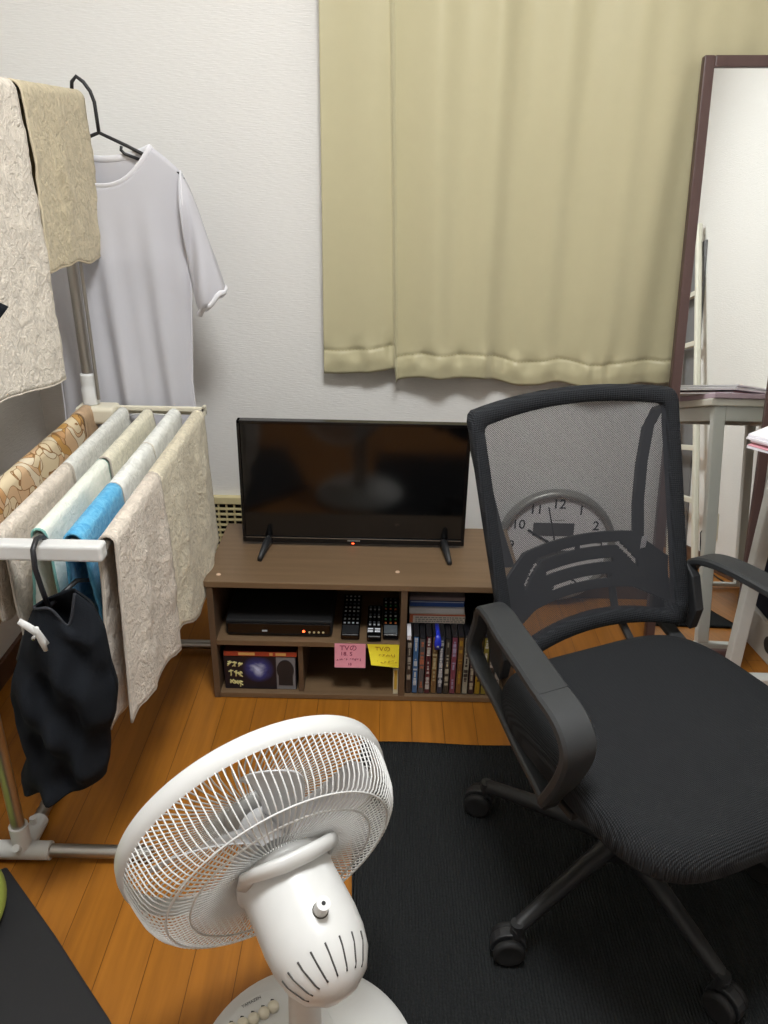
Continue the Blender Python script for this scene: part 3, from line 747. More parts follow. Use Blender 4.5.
# feet
for y, xo in ((1.10, 0), (1.79, -.015)):
    mb = MB(); mb.tube([(PX - .13, y, .022), (-.425, y, .022)], .0125, 16); mb.build('foot_tube', M_steel, rk, smooth='auto')
    mb = MB(); mb.tube([(PX + xo - .052, y, .022), (PX + xo + .052, y, .022)], .0175, 16); mb.tube([(PX + xo, y, .02), (PX + xo, y, .085)], .0172, 16); mb.tube([(PX + xo, y, .03), (PX + xo - .001, y - .022, .05)], .007, 10)
    mb.tube([(PX + xo + .001, y, .022), (PX + xo + .001, y + (.075 if y < 1.4 else -.075), .022)], .0165, 16); mb.tube([(PX + xo + .001, y + (.05 if y < 1.4 else -.05), .03), (PX + xo + .001, y + (.05 if y < 1.4 else -.05), .052)], .0065, 10)
    mb.build('foot_joint', M_whitep, rk, smooth='auto')
MB().tube([(PX, 1.14, .022), (PX - .014, 1.75, .022)], .0125, 16).build('base_tube', M_steel, rk, smooth='auto')
# wing frame
mb = MB().box(-.69, -.430, 1.078, 1.106, .655, .683); mb.build('front_bar', M_whitep, rk, bevel=.005, seg=3)
mb = MB().box(-.70, -.422, 1.782, 1.792, .672, .683); mb.box(-.69, -.422, 1.797, 1.807, .660, .671); mb.box(-.430, -.422, 1.782, 1.807, .660, .683)
mb.build('rear_bar', M_creamp, rk, bevel=.002)
MB().box(-.715, -.625, 1.755, 1.81, .645, .685).build('rear_bracket', M_creamp, rk, bevel=.008, seg=3)
MB().box(-.715, -.640, 1.075, 1.125, .645, .685).build('front_bracket', M_creamp, rk, bevel=.008, seg=3)
for x in RXS: MB().tube([(x, 1.10, ZR), (x, 1.79, ZR)], .006, 10).build('towel_rod', M_steel, rk, smooth='auto')
MB().tube([(-.662, .62, 1.318), (-.662, 1.90, 1.318)], .010, 14).build('top_rail', M_steel, rk, smooth='auto')
for y in (1.10, 1.79): MB().box(-.69, -.65, y - .02, y + .02, 1.298, 1.335).build('rail_clamp', M_creamp, rk, bevel=.005)
MB().tube([(-.60, 1.775, .655), (-.585, 1.77, .668), (-.55, 1.765, .672), (-.50, 1.768, .668), (-.47, 1.775, .655)], .0015, 6).build('wire_loop', M_whitep, rk, smooth=True)

def towel(label, x, ya, yb, zr, dR, dL, mat, seed, r=.011, fold=.005, crump=.0022, group=None, hem=None, cat='towel', name='towel', dRf=None, lean=0.0, wav=.014, yskew=0.0, spread=.02, thick=.004, nu=None, yend=None):
    """cloth laid over a rod that runs along y; dR / dL = drop on the +x / -x side as (near, far)"""
    nu = nu or max(24, int((yb - ya) / .008)); nv = 96
    Ltot_arc = PI * r
    def fn(u, v):
        R = dRf(u) if dRf else dR[0] + (dR[1] - dR[0]) * u
        Lf = dL[0] + (dL[1] - dL[0]) * u
        R += wav * math.sin(u * 9 + seed) * .5 + wav * .6 * noise.noise(V(u * 5, seed, 0))
        Lf += wav * noise.noise(V(u * 5, seed + 9, 0))
        tot = R + Lf + Ltot_arc; s = v * tot - Lf      # s: 0..arc on the rod
        if s < 0: px, pz, d, sg = -r, s, -s, -1
        elif s < Ltot_arc: th = s / r; px, pz, d, sg = -r * math.cos(th), r * math.sin(th), 0, 0
        else: px, pz, d, sg = r, -(s - Ltot_arc), s - Ltot_arc, 1
        k = min(1, d / .12)
        y = ya + (yb - ya) * u
        y += (yend[0] * (1 - u) + yend[1] * u) * (d / .3) if yend else 0
        f = fold * k * (math.sin(u * (5 + seed % 3) * 1.7 + seed + d * 3) * .6 + math.sin(u * 13 + seed * 2 + d * 5) * .4)
        f += crump * noise.noise(V(y * 22, d * 20 + sg * 5, seed)) * min(1, .35 + d * 8) + crump * .6 * noise.noise(V(y * 60, d * 55, seed + 3)) * min(1, .3 + d * 8)
        off = spread * (d / .3) + lean * d
        x_ = x + px + sg * (off + abs(f) * .6) + (f if sg else 0)
        z_ = zr + pz + (f * .5 if sg == 0 else 0)
        if sg: y += .004 * noise.noise(V(d * 12, seed, u * 3))
        return V(x_, y, z_)
    o = empty(name, (x, (ya + yb) / 2, zr), label, cat, group) if hem else None
    mb = MB(); mb.grid(fn, nu, nv)
    if not hem:
        ob = mb.build(name, mat, origin=(x, (ya + yb) / 2, zr), smooth=True, solid=thick, off=0)
        return tag(ob, label, cat, group)
    mb.build('cloth', mat, o, smooth=True, solid=thick, off=0)
    for uu in (0, 1):
        pts = [fn(uu, j / nv) for j in range(nv + 1)]
        MB().tube(pts, thick * .62, 6).build('hem', hem, o, smooth=True)
    pts = [fn(i / nu, 1) for i in range(nu + 1)]; MB().tube(pts, thick * .62, 6).build('hem', hem, o, smooth=True)
    return o

M_tA = terry('towel_greige', rgb(224, 212, 198)); M_tB = terry('towel_wheat', rgb(226, 216, 192)); M_tC = terry('towel_white', rgb(216, 216, 208), amp=.002)
M_tD = terry('towel_mint_white', rgb(236, 236, 226), rgb(226, 230, 218), amp=.002, scale=80); M_tE = terry('towel_cream', rgb(232, 226, 204), amp=.002, scale=80)
M_tF = terry('towel_blue', rgb(108, 184, 222), rgb(80, 160, 208), amp=.0022); M_tG = terry('towel_crinkle_white', rgb(238, 239, 234), amp=.003, scale=45)
M_tH = terry('towel_warm_white', rgb(232, 222, 208)); M_tI = terry('towel_sand', rgb(208, 194, 164)); M_tJ = terry('towel_grey_plaid', rgb(226, 226, 220), amp=.002, scale=80)
M_hemg = simple('hem_grey', rgb(184, 174, 162), .9); M_hemt = simple('hem_teal', rgb(126, 176, 168), .9); M_hemw = simple('hem_white', rgb(214, 210, 200), .9)
def pattern_mat():
    m, nt, b = newmat('swirl_print'); v = coords(nt)
    nz = N(nt, 'ShaderNodeTexNoise'); nz.inputs['Scale'].default_value = 9; nz.inputs['Detail'].default_value = 1; nt.links.new(v, nz.inputs['Vector'])
    ad = N(nt, 'ShaderNodeMix', data_type='VECTOR'); ad.inputs[0].default_value = .25; nt.links.new(v, ad.inputs[4]); nt.links.new(nz.outputs['Color'], ad.inputs[5])
    vo = N(nt, 'ShaderNodeTexVoronoi', feature='DISTANCE_TO_EDGE'); vo.inputs['Scale'].default_value = 30; nt.links.new(ad.outputs[1], vo.inputs['Vector'])
    v2 = N(nt, 'ShaderNodeTexVoronoi'); v2.inputs['Scale'].default_value = 30; nt.links.new(ad.outputs[1], v2.inputs['Vector'])
    cr = N(nt, 'ShaderNodeValToRGB'); cr.color_ramp.interpolation = 'CONSTANT'; e = cr.color_ramp.elements
    e[0].position = 0; e[0].color = rgb(222, 204, 170); e[1].position = .35; e[1].color = rgb(205, 160, 112)
    for p_, c_ in ((.5, rgb(226, 212, 186)), (.68, rgb(212, 178, 140)), (.82, rgb(196, 150, 84)), (.92, rgb(128, 118, 130))): x_ = e.new(p_); x_.color = c_
    nt.links.new(v2.outputs['Color'], cr.inputs[0])
    gt = N(nt, 'ShaderNodeMath', operation='LESS_THAN'); gt.inputs[1].default_value = .035; nt.links.new(vo.outputs['Distance'], gt.inputs[0])
    mx = N(nt, 'ShaderNodeMix', data_type='RGBA'); mx.inputs[7].default_value = rgb(146, 106, 62)
    nt.links.new(gt.outputs[0], mx.inputs[0]); nt.links.new(cr.outputs[0], mx.inputs[6]); nt.links.new(mx.outputs[2], b.inputs['Base Color']); b.inputs['Roughness'].default_value = .9
    return m
M_swirl = pattern_mat()
GR = 'towels over the five rods of the rack'
towel('orange and cream swirl patterned towel over the rod nearest the left wall', RXS[0], 1.14, 1.70, ZR, (.185, .20), (.20, .22), M_swirl, 1, r=.014, group=GR, spread=.01, fold=.006)
towel('narrow swirl patterned cloth with a violet band at the far end of the left rod', RXS[0], 1.705, 1.765, ZR, (.2, .2), (.2, .2), simple('swirl_band', rgb(178, 150, 120), .9, var=.35, vscale=60), 2, r=.016, group=GR, spread=.01, fold=.004)
towel('greige terry towel on the near half of the second rod', RXS[1], 1.115, 1.412, ZR, (.30, .30), (.15, .2), M_tA, 3, group=GR, hem=M_hemg, spread=.006)
towel('pale grey checked towel on the far half of the second rod', RXS[1], 1.418, 1.77, ZR, (.27, .26), (.3, .3), M_tJ, 4, group=GR, hem=M_hemg)
towel('white towel with teal edging on the near half of the middle rod', RXS[2], 1.135, 1.44, ZR, (.22, .26), (.2, .22), M_tD, 5, group=GR, hem=M_hemt)
towel('pale cream towel on the far half of the middle rod', RXS[2], 1.455, 1.76, ZR, (.3, .28), (.3, .3), M_tE, 6, group=GR, hem=M_hemg)
towel('bright blue terry towel at the near end of the fourth rod', RXS[3], 1.115, 1.318, ZR, (.20, .20), (.22, .2), M_tF, 7, r=.014, group=GR, spread=.012)
towel('crinkled white towel in the middle of the fourth rod', RXS[3], 1.322, 1.53, ZR, (.30, .30), (.3, .3), M_tG, 8, r=.013, group=GR, hem=M_hemg)
towel('crinkled white towel at the far end of the fourth rod', RXS[3], 1.535, 1.76, ZR, (.30, .30), (.3, .3), M_tG, 9, r=.013, group=GR, hem=M_hemw)
def dA(u): return .318 + .055 * u - .01 * math.sin(u * PI)
towel('greige crinkled terry towel with a pointed corner on the near half of the right rod', RXS[4], 1.112, 1.372, ZR, (.33, .38), (.33, .35), M_tA, 10, r=.013, group=GR, hem=M_hemg, dRf=dA, spread=.003, wav=.010, yend=(-.040, .0))
def dB(u): return .345 + .06 * math.sin(u * 3.0) ** 2 - .02 * u
towel('wheat coloured crinkled terry towel on the far half of the right rod', RXS[4], 1.376, 1.755, ZR, (.35, .34), (.38, .36), M_tB, 11, r=.013, group=GR, hem=M_hemg, dRf=dB, spread=.006, wav=.02, yend=(.0, .03))
towel('long warm white terry towel at the front of the high rail', -.662, .95, 1.535, 1.318, (.455, .495), (.3, .36), M_tH, 12, r=.018, spread=.004, fold=.006, hem=simple('hem_warm', rgb(226, 216, 202), .9), wav=.016)
towel('short sand coloured terry towel on the high rail beside the shirt hanger', -.662, 1.56, 1.870, 1.318, (.300, .312), (.30, .27), M_tI, 14, r=.018, spread=.002, fold=.005, hem=simple('hem_sand', rgb(206, 192, 164), .9), wav=.008)

# ------------------------------------------------------------------ hanger + shirt on the high rail
SY = 1.880; SCX = -.628
hg = empty('clothes_hanger', (SCX, SY, 1.33), 'black plastic hanger on the end of the high rail holding the white shirt', 'hanger')
hook = [(SCX - .042, SY, 1.338), (SCX - .040, SY, 1.352), (SCX - .030, SY, 1.362), (SCX - .016, SY, 1.352), (SCX - .004, SY, 1.335), (SCX + .002, SY, 1.315), (SCX + .003, SY, 1.29), (SCX + .004, SY, 1.257)]
MB().tube(hook, .0040, 10).build('hook', M_skel, hg, smooth=True)
pts = [(SCX + .004, SY, 1.257), (SCX + .06, SY, 1.233), (SCX + .12, SY, 1.204), (SCX + .168, SY, 1.181), (SCX + .176, SY, 1.170), (SCX + .165, SY, 1.160), (SCX + .1, SY, 1.149), (SCX - .1, SY, 1.149), (SCX - .165, SY, 1.160), (SCX - .176, SY, 1.170), (SCX - .168, SY, 1.181), (SCX - .12, SY, 1.204), (SCX - .06, SY, 1.233)]
MB().tube(pts, .0038, 10, closed=True).build('frame', M_skel, hg, smooth=True)
for s in (-1, 1): MB().tube([(SCX + s * .049, SY, 1.232), (SCX + s * .047, SY, 1.224), (SCX + s * .054, SY, 1.217), (SCX + s * .085, SY, 1.206)], .0034, 8).build('strap_notch', M_skel, hg, smooth=True)

sh = empty('t_shirt', (SCX, SY, 1.2), 'thin white short sleeved t shirt on the black hanger, shown inside out', 'shirt')
def halfw(z):
    K = [(1.20, .172), (1.10, .172), (1.047, .172), (.958, .176), (.85, .168), (.72, .158), (.646, .160), (.55, .166), (.5, .168)]
    if z >= K[0][0]: return K[0][1]
    for (za, a), (zb, b_) in zip(K, K[1:]):
        if z >= zb: t = (za - z) / (za - zb); return a + (b_ - a) * t
    return K[-1][1]
def topz(x, back):
    ax = abs(x)
    if ax < .112:
        return (1.205 + .026 * (ax / .112) ** 2) if back else (1.152 + .079 * (ax / .112) ** 2.3)
    return 1.231 - .048 * ((ax - .112) / .060) ** 1.15
def body(back):
    sg = 1 if back else -1
    def fn(u, v):
        uu = math.sin((u - .5) * PI)
        tz = topz(uu * .172, back); z = tz + (.50 - tz) * v
        x = uu * halfw(z)
        D = .006 + .030 * min(1, max(0, (1.22 - z) / .22))
        y = sg * D * max(0, 1 - uu * uu) ** .5
        k = min(1, max(0, (1.15 - z) / .4))
        y += k * (.010 * math.sin(x * 62 + 1.5 + z * 3) + .006 * math.sin(x * 118 + z * 5)) * (1 - uu ** 4)
        y += .002 * noise.noise(V(x * 14, z * 9, sg))
        return V(SCX + x + .006 * (1.2 - z), SY + y, z)
    return fn
mb = MB(); mb.grid(body(False), 72, 70); mb.grid(body(True), 72, 70)
# sleeves
def lerp3(K, t):
    n = len(K) - 1; i = min(n - 1, int(t * n)); f = t * n - i
    return V(*K[i]).lerp(V(*K[i + 1]), f)
for s in (1, -1):
    outk = [(s * .170, 0, 1.186), (s * .190, 0, 1.145), (s * .208, 0, 1.094), (s * .230, 0, 1.02), (s * .254, 0, .936)]
    ink = [(s * .171, 0, 1.050), (s * .171, 0, 1.015), (s * .174, 0, .975), (s * .180, 0, .925), (s * .190, 0, .880)]
    def sl(u, v, s=s, outk=outk, ink=ink):
        a, b_ = lerp3(outk, v), lerp3(ink, v); c = (a + b_) / 2; h = (a - b_) / 2; th = u * 2 * PI
        w = .030 + .006 * math.sin(v * 9)
        return V(SCX, SY, 0) + c + h * math.cos(th) + V(0, w * math.sin(th) * (1 + .18 * math.sin(th * 3 + v * 8)), 0) + V(0, 0, .003 * math.sin(th * 5 + v * 6))
    mb.grid(sl, 36, 26)
mb.build('body', M_shirt, sh, smooth=True, solid=.0008, weld=False)
fnf, fnb = body(False), body(True)
def neck(fn, back):
    pts = []
    for i in range(41):
        x = -.112 + .224 * i / 40; u = math.asin(x / .172) / PI + .5; pts.append(fn(u, 0))
    return pts
loop = neck(fnf, False) + neck(fnb, True)[::-1]
MB().tube(loop, .0075, 8, closed=True, flat=.35, up=(0, 0, 1)).build('collar', M_collar, sh, smooth=True)
for s in (1, -1):
    a, b_ = V(SCX + s * .254, SY, .936), V(SCX + s * .190, SY, .880); c = (a + b_) / 2; h = (a - b_) / 2
    MB().tube([c + h * math.cos(t * 2 * PI / 24) + V(0, .031 * math.sin(t * 2 * PI / 24), .004 * math.sin(t * 1.3)) for t in range(24)], .0065, 8, closed=True, flat=.5).build('sleeve_hem', M_collar, sh, smooth=True)
    MB().tube([V(SCX + s * (.171 + .006 * math.sin(t / 12 * PI)), SY - .031 * math.sin(t / 12 * PI), 1.186 + (1.047 - 1.186) * t / 12) for t in range(13)], .0016, 6).build('armhole_seam', M_collar, sh, smooth=True)
    MB().tube([V(SCX + s * halfw(z) + .006 * (1.2 - z), SY - .006, z) for z in [1.045 - .04 * i for i in range(13)]], .0014, 6).build('side_seam', M_collar, sh, smooth=True)

# ------------------------------------------------------------------ black garment on hanger at the near bar
GX, GY = -.515, 1.052
h2 = empty('clothes_hanger', (GX, GY, .67), 'black hanger hooked over the near end of the drying rack', 'hanger')
MB().tube([(GX - .008, GY + .055, .676), (GX - .010, GY + .045, .690), (GX - .008, GY + .020, .697), (GX - .006, GY + .0, .690), (GX - .006, GY - .004, .66), (GX - .003, GY, .62), (GX + .002, GY, .592)], .0042, 10).build('hook', M_skel, h2, smooth=True)
MB().tube([(GX + .002, GY, .592), (GX + .03, GY + .05, .61), (GX + .045, GY + .07, .60)], .004, 8).build('arm', M_skel, h2, smooth=True)
MB().tube([(GX + .002, GY, .592), (GX - .04, GY - .01, .54), (GX - .055, GY - .012, .50)], .004, 8).build('arm', M_skel, h2, smooth=True)
gm = empty('black_garment', (GX, GY, .45), 'black cotton garment hanging from the near end of the drying rack', 'clothing')
Lk = [(.600, -.528), (.56, -.548), (.52, -.562), (.47, -.582), (.43, -.594), (.38, -.592), (.32, -.582), (.27, -.604), (.255, -.606), (.236, -.602)]
Rk = [(.628, -.462), (.604, -.440), (.565, -.426), (.50, -.425), (.45, -.422), (.40, -.430), (.36, -.446), (.335, -.448), (.305, -.452), (.272, -.462)]
def gar(back):
    def fn(u, v):
        i = min(8, int(v * 9)); f = v * 9 - i
        zl, xl = Lk[i][0] + (Lk[i + 1][0] - Lk[i][0]) * f, Lk[i][1] + (Lk[i + 1][1] - Lk[i][1]) * f
        zr_, xr = Rk[i][0] + (Rk[i + 1][0] - Rk[i][0]) * f, Rk[i][1] + (Rk[i + 1][1] - Rk[i][1]) * f
        w = (1 - math.cos(u * PI)) / 2
        x = xl + (xr - xl) * w; z = zl + (zr_ - zl) * w
        if v > .9: z += .018 * math.sin(u * PI) * 0 
        D = .012 + .030 * math.sin(min(1, v * 1.4 + .1) * PI * .6)
        y = GY - .012 + (1 if back else -1) * D * math.sin(u * PI)
        k = min(1, v * 3)
        y += k * (.012 * math.sin((x + z * .55) * 70 + 1) + .007 * math.sin((x - z * .2) * 130)) * math.sin(u * PI) + .006 * noise.noise(V(x * 25, z * 25, 3 if back else 1))
        if not back and v < .3: z -= .045 * math.exp(-((u - .72) / .16) ** 2) * (1 - v / .3)
        return V(x, y, z)
    return fn
mb = MB(); mb.grid(gar(False), 40, 60); mb.grid(gar(True), 40, 60)
mb.build('cloth', M_blkcloth, gm, smooth=True, solid=.002)
g = gar(False); MB().tube([g(i / 30, 0) - V(0, .002, 0) for i in range(31)], .0022, 6).build('neck_rib', simple('rib_black', rgb(42, 44, 50), .9), gm, smooth=True)
cp = empty('clothes_peg', (-.522, 1.005, .60), 'white plastic clothes peg gripping the black garment', 'peg')
for dz, a in ((0, 0), (1, 1)):
    P0 = V(-.503, 1.008, .560) if dz == 0 else V(-.508, 1.020, .563)
    P1 = V(-.560, 1.000, .612) if dz == 0 else V(-.500, .992, .596)
MB().tube([(-.501, 1.004, .556), (-.512, 1.000, .578), (-.524, .999, .590), (-.536, 1.0, .598)], [.003, .006, .006, .005], 8, flat=.6).build('jaw', M_whitep, cp, smooth=True)
MB().tube([(-.500, .992, .552), (-.502, .990, .570), (-.505, .988, .585), (-.505, .986, .597)], [.0035, .006, .005, .004], 8, flat=.6).build('jaw', M_whitep, cp, smooth=True)
MB().tube([(-.512, .984, .578), (-.509, 1.006, .578)], .003, 8).build('spring', M_chrome, cp, smooth=True)

# black cloth whose corner shows at the left edge
def bc(u, v):
    # cloth hung near the front of the high rail, a corner swinging right
    T0 = V(-.648, .90, 1.318); T1 = V(-.650, .80, 1.318); C0 = V(-.480, 1.02, 1.052); C1 = V(-.56, .94, .92)
    p = T1.lerp(T0, u).lerp(C1.lerp(C0, u), v); 
    b_ = math.sin(v * PI) * .03
    return p + V(-b_ * u * 1.2 - .045 * math.sin(v * PI) * u, .006 * math.sin(u * 9 + v * 4), 0)
mb = MB(); mb.grid(bc, 24, 30); tag(mb.build('dark_cloth', M_blkcloth, origin=(-.6, 1.03, 1.33), smooth=True, solid=.003), 'black cloth hanging from the high rail, only its corner showing at the left edge', 'cloth')

# ------------------------------------------------------------------ electric fan
FC = V(-.155, .785, .434)
yaw, til = math.radians(31.5), math.radians(15.5)
fa = V(-math.sin(yaw) * math.cos(til), math.cos(yaw) * math.cos(til), math.sin(til))     # front direction
bxis = fa.cross(V(0, 0, 1)).normalized(); byis = bxis.cross(fa)
FM = Matrix.Translation(FC) @ Matrix((( bxis.x, byis.x, -fa.x, 0), (bxis.y, byis.y, -fa.y, 0), (bxis.z, byis.z, -fa.z, 0), (0, 0, 0, 1)))
# local: x right, y up, z towards the rear
FB = V(-.095, .715, 0)
fan = empty('electric_fan', FB, 'white electric fan seen from behind, standing low in front of the rug', 'fan')
mb = MB(); mb.lathe([(.0, .0), (.158, .0), (.165, .006), (.165, .018), (.150, .030), (.09, .040), (.05, .044), (0, .044)], 64, Matrix.Translation(FB)); mb.build('base', M_whitep, fan, smooth='auto')
# control panel with keys facing the left rear
BTN = ((-0.153, 0.79), (-0.166, 0.78), (-0.18, 0.771), (-0.195, 0.763), (-0.21, 0.755))
TXT = (-0.188, 0.799)
def onbase(r, a, h): return FB + V(r * math.cos(a), r * math.sin(a), h)
mb = MB(); 
mb.lathe([(.088, .0405), (.088, .046), (.085, .048), (0, .048)], 40, Matrix.Translation(FB + V(-.045, .020, -.002))); mb.build('control_panel', M_whitep, fan, smooth='auto')
for k, (px, py) in enumerate(BTN):
    MB().lathe([(0, 0), (.0085, 0), (.0085, .007), (.006, .010), (0, .0105)], 20, Matrix.Translation((px, py, .046))).build('push_button', M_creamp, fan, smooth=True)
    MB().box(px - .006, px - .001, py + .011, py + .014, .0462, .0468).build('key_print', M_ink, fan)
mb = MB(); text_mb(mb, 'YAMAZEN', .0068, Matrix.Translation((TXT[0], TXT[1], .0466)) @ Matrix.Rotation(math.radians(32), 4, 'Z')); mb.build('brand_print', M_ink, fan)
MB().tube([FB + V(0, 0, .04), FB + V(0, 0, .06), FB + V(.0, 0, .2), FB + V(.002, -.004, .335)], [.034, .024, .022, .022], 24).build('neck_post', simple('fan_post', rgb(206, 200, 192), .35), fan, smooth='auto')
mb = MB(); mb.tube([FB + V(.002, -.004, .30), FB + V(.006, -.01, .345), FB + V(.010, -.02, .385)], [.026, .030, .030], 20); mb.build('tilt_joint', M_whitep, fan, smooth='auto')
MB().lathe([(0, 0), (.012, 0), (.012, .008), (0, .009)], 16, Matrix.Translation(FB + V(.022, -.018, .30)) @ Matrix.Rotation(PI / 2, 4, 'X')).build('tilt_knob', M_whitep, fan, smooth='auto')
# motor housing
mb = MB(); mb.lathe([(.050, .068), (.062, .070), (.064, .082), (.060, .086), (.059, .100), (.060, .155), (.058, .180), (.052, .203), (.040, .222), (.022, .234), (0, .238)], 48, FM); mb.build('motor_housing', M_whitep, fan, smooth=True)
# dome slots
mb = MB()
for k in range(8):
    a = math.radians(40 + k * 19); ca, sa = math.cos(a), math.sin(a)
    pts = []
    for j in range(7):
        t = j / 6; r = .057 - .030 * t ** 1.3; h = .186 + .040 * t ** .8
        # follow the dome
        rr_ = [(.056, .190), (.052, .203), (.040, .222), (.022, .234)]
        q = .2 + t * 2.0; i = int(q); f = q - i; r = rr_[i][0] + (rr_[i + 1][0] - rr_[i][0]) * f; h = rr_[i][1] + (rr_[i + 1][1] - rr_[i][1]) * f
        pts.append(FM @ V(r * ca, r * sa, h + .0002))
    mb.tube(pts, .0011, 6)
mb.build('vent_slot', simple('slot_grey', rgb(70, 68, 66), .8), fan, smooth=True)
# knob on top
kp = FM @ V(.003, .056, .160); kd = (FM.to_3x3() @ V(0, 1, .12)).normalized()
MB().tube([kp, kp + kd * .012, kp + kd * .026], [.0085, .0082, .0082], 16).build('swing_knob', M_whitep, fan, smooth='auto')
MB().tube([kp + kd * .0255, kp + kd * .0265], [.0025, .0025], 12).build('knob_pin', M_ink, fan)
MB().tube([kp + kd * .0035 + V(0, 0, 0), kp + kd * .0048], [.0098, .0095], 16).build('knob_recess', simple('recess_grey', rgb(90, 86, 80), .8), fan)
# carry handle behind the guard
hp = [V(-.058, .020, .082), V(-.056, .050, .086), V(-.045, .066, .094), V(-.018, .074, .100), (V(.018, .076, .100)), V(.045, .068, .094), V(.058, .050, .086), V(.058, .022, .082)]
MB().tube([FM @ Vector(p) for p in hp], [.008, .010, .011, .012, .012, .011, .010, .008], 12, flat=.62).build('carry_handle', M_whitep, fan, smooth=True)
# ring and guards
mb = MB(); mb.lathe([(.180, .010), (.1845, .006), (.186, -.004), (.185, -.015), (.181, -.018), (.176, -.014), (.176, .006), (.180, .010)], 128, FM); mb.build('guard_ring', M_whitep, fan, smooth='auto')
prof = [(.181, .004), (.179, .02), (.176, .034), (.172, .05), (.166, .062), (.156, .072), (.142, .077), (.122, .078), (.10, .077), (.08, .074), (.060, .071)]
mb = MB(); NW = 118
for k in range(NW):
    a = 2 * PI * k / NW; tw = .0
    pts = []
    for i, (r, h) in enumerate(prof):
        aa = a + .05 * max(0, (.16 - r)) / .1
        pts.append(FM @ V(r * math.cos(aa), r * math.sin(aa), h))
    mb.tube(pts, .0011, 5, caps=False)
mb.build('rear_guard', M_whitep, fan, smooth=True)
mb = MB()
for r, h in ((.150, .0750), (.122, .0785)):
    mb.tube([FM @ V(r * math.cos(t * PI / 48), r * math.sin(t * PI / 48), h) for t in range(96)], .0014, 6, closed=True)
mb.build('guard_hoop', M_whitep, fan, smooth=True)
proff = [(.180, -.006), (.172, -.014), (.150, -.018), (.11, -.020), (.07, -.021), (.040, -.021)]
mb = MB()
for k in range(84):
    a = 2 * PI * k / 84
    mb.tube([FM @ V(r * math.cos(a + (.18 - r) * 1.4), r * math.sin(a + (.18 - r) * 1.4), h) for r, h in proff], .0011, 5, caps=False)
mb.build('front_guard', M_whitep, fan, smooth=True)
MB().lathe([(0, -.026), (.038, -.024), (.042, -.020), (.038, -.017), (0, -.017)], 32, FM).build('front_cap', M_whitep, fan, smooth=True)
# blades
M_blade = simple('blade_grey', rgb(214, 214, 216), .25)
for k in range(5):
    a0 = 2 * PI * k / 5
    def bl(u, v, a0=a0):
        r = .028 + .125 * v; w = .62 * (1 - .18 * v) ; a = a0 + (u - .5) * w + .35 * v
        rr_ = r * (1 - .08 * (2 * u - 1) ** 4 * v)
        return FM @ V(rr_ * math.cos(a), rr_ * math.sin(a), -.008 + .032 + (u - .5) * -.040 * (1 - .3 * v))
    mb = MB(); mb.grid(bl, 14, 12); mb.build('blade', M_blade, fan, smooth=True, solid=.0016)
MB().lathe([(0, -.008), (.026, -.006), (.030, .0), (.030, .045), (0, .047)], 32, FM).build('blade_hub', M_blade, fan, smooth='auto')
MB().lathe([(0, .018), (.012, .018), (.012, .07), (0, .07)], 16, FM).build('motor_shaft', M_graypl, fan)

# ------------------------------------------------------------------ office chair
CA = math.radians(204.2)
CO = V(.446, 1.086, .0085)
ch = empty('office_chair', CO, 'black mesh back office chair on casters standing on the black rug', 'chair', M=Matrix.Rotation(CA, 4, 'Z'))
L = dict(world=False)
def P2(x, y, z): return V(x, y, z - .0085)
# casters and star base (world angles to local)
cy = P2
castersA = [147 + 72 * k for k in range(5)]
MB().lathe([(0, .062), (.036, .062), (.038, .070), (.038, .100), (.030, .112), (0, .112)], 32).build('base_hub', M_blackp, ch, smooth='auto', **L)
for k, wa in enumerate(castersA):
    a = math.radians(wa) - CA; c, s = math.cos(a), math.sin(a)
    mb = MB(); mb.tube([V(.025 * c, .025 * s, .090), V(.10 * c, .10 * s, .088), V(.20 * c, .20 * s, .078), V(.262 * c, .262 * s, .070), V(.280 * c, .280 * s, .062)], [.022, .019, .016, .0145, .010], 12, flat=.85)
    mb.tube([V(.272 * c, .272 * s, .078), V(.272 * c, .272 * s, .048)], .0115, 12)
    mb.build('base_spoke', M_blackp, ch, smooth='auto', **L)
    # caster
    sw = a + random.uniform(-1, 1) + (0 if k else .6)
    R = Matrix.Translation((.272 * c, .272 * s, 0)) @ Matrix.Rotation(sw, 4, 'Z')
    hood = MB(); 
    prof2 = [( .030 * math.cos(t), .0285 + .030 * math.sin(t)) for t in [math.radians(q) for q in range(-20, 201, 20)]]
    hood.prism([(x_ + .012, z_) for x_, z_ in prof2], -.009, .009, R @ FACE)
    co = hood.build('caster', M_blackp, ch, smooth=False, bevel=.002, **L)
    for sd in (-1, 1):
        w = MB().lathe([(0, 0), (.020, 0), (.0255, .003), (.027, .007), (.0265, .012), (.022, .0155), (.018, .0145), (0, .0150)], 28, R @ Matrix.Translation((.012, sd * .0095, .0272)) @ Matrix.Rotation(-sd * PI / 2, 4, 'X'))
        wo = w.build('wheel', M_blackgl if 0 else M_rubber, co, smooth=True, **L)
MB().lathe([(.024, .10), (.024, .23), (.020, .232), (.014, .234), (.014, .335)], 24, cap1=True).build('gas_lift', M_blackp, ch, smooth='auto', **L)
MB().box(-.09, .09, -.11, .13, P2(0, 0, .335).z, P2(0, 0, .374).z).build('tilt_mechanism', M_blackp, ch, bevel=.008, **L)
MB().tube([P2(-.08, .02, .35), P2(-.16, .03, .345), P2(-.215, .03, .338)], [.005, .005, .008], 8).build('height_lever', M_blackp, ch, smooth='auto', **L)
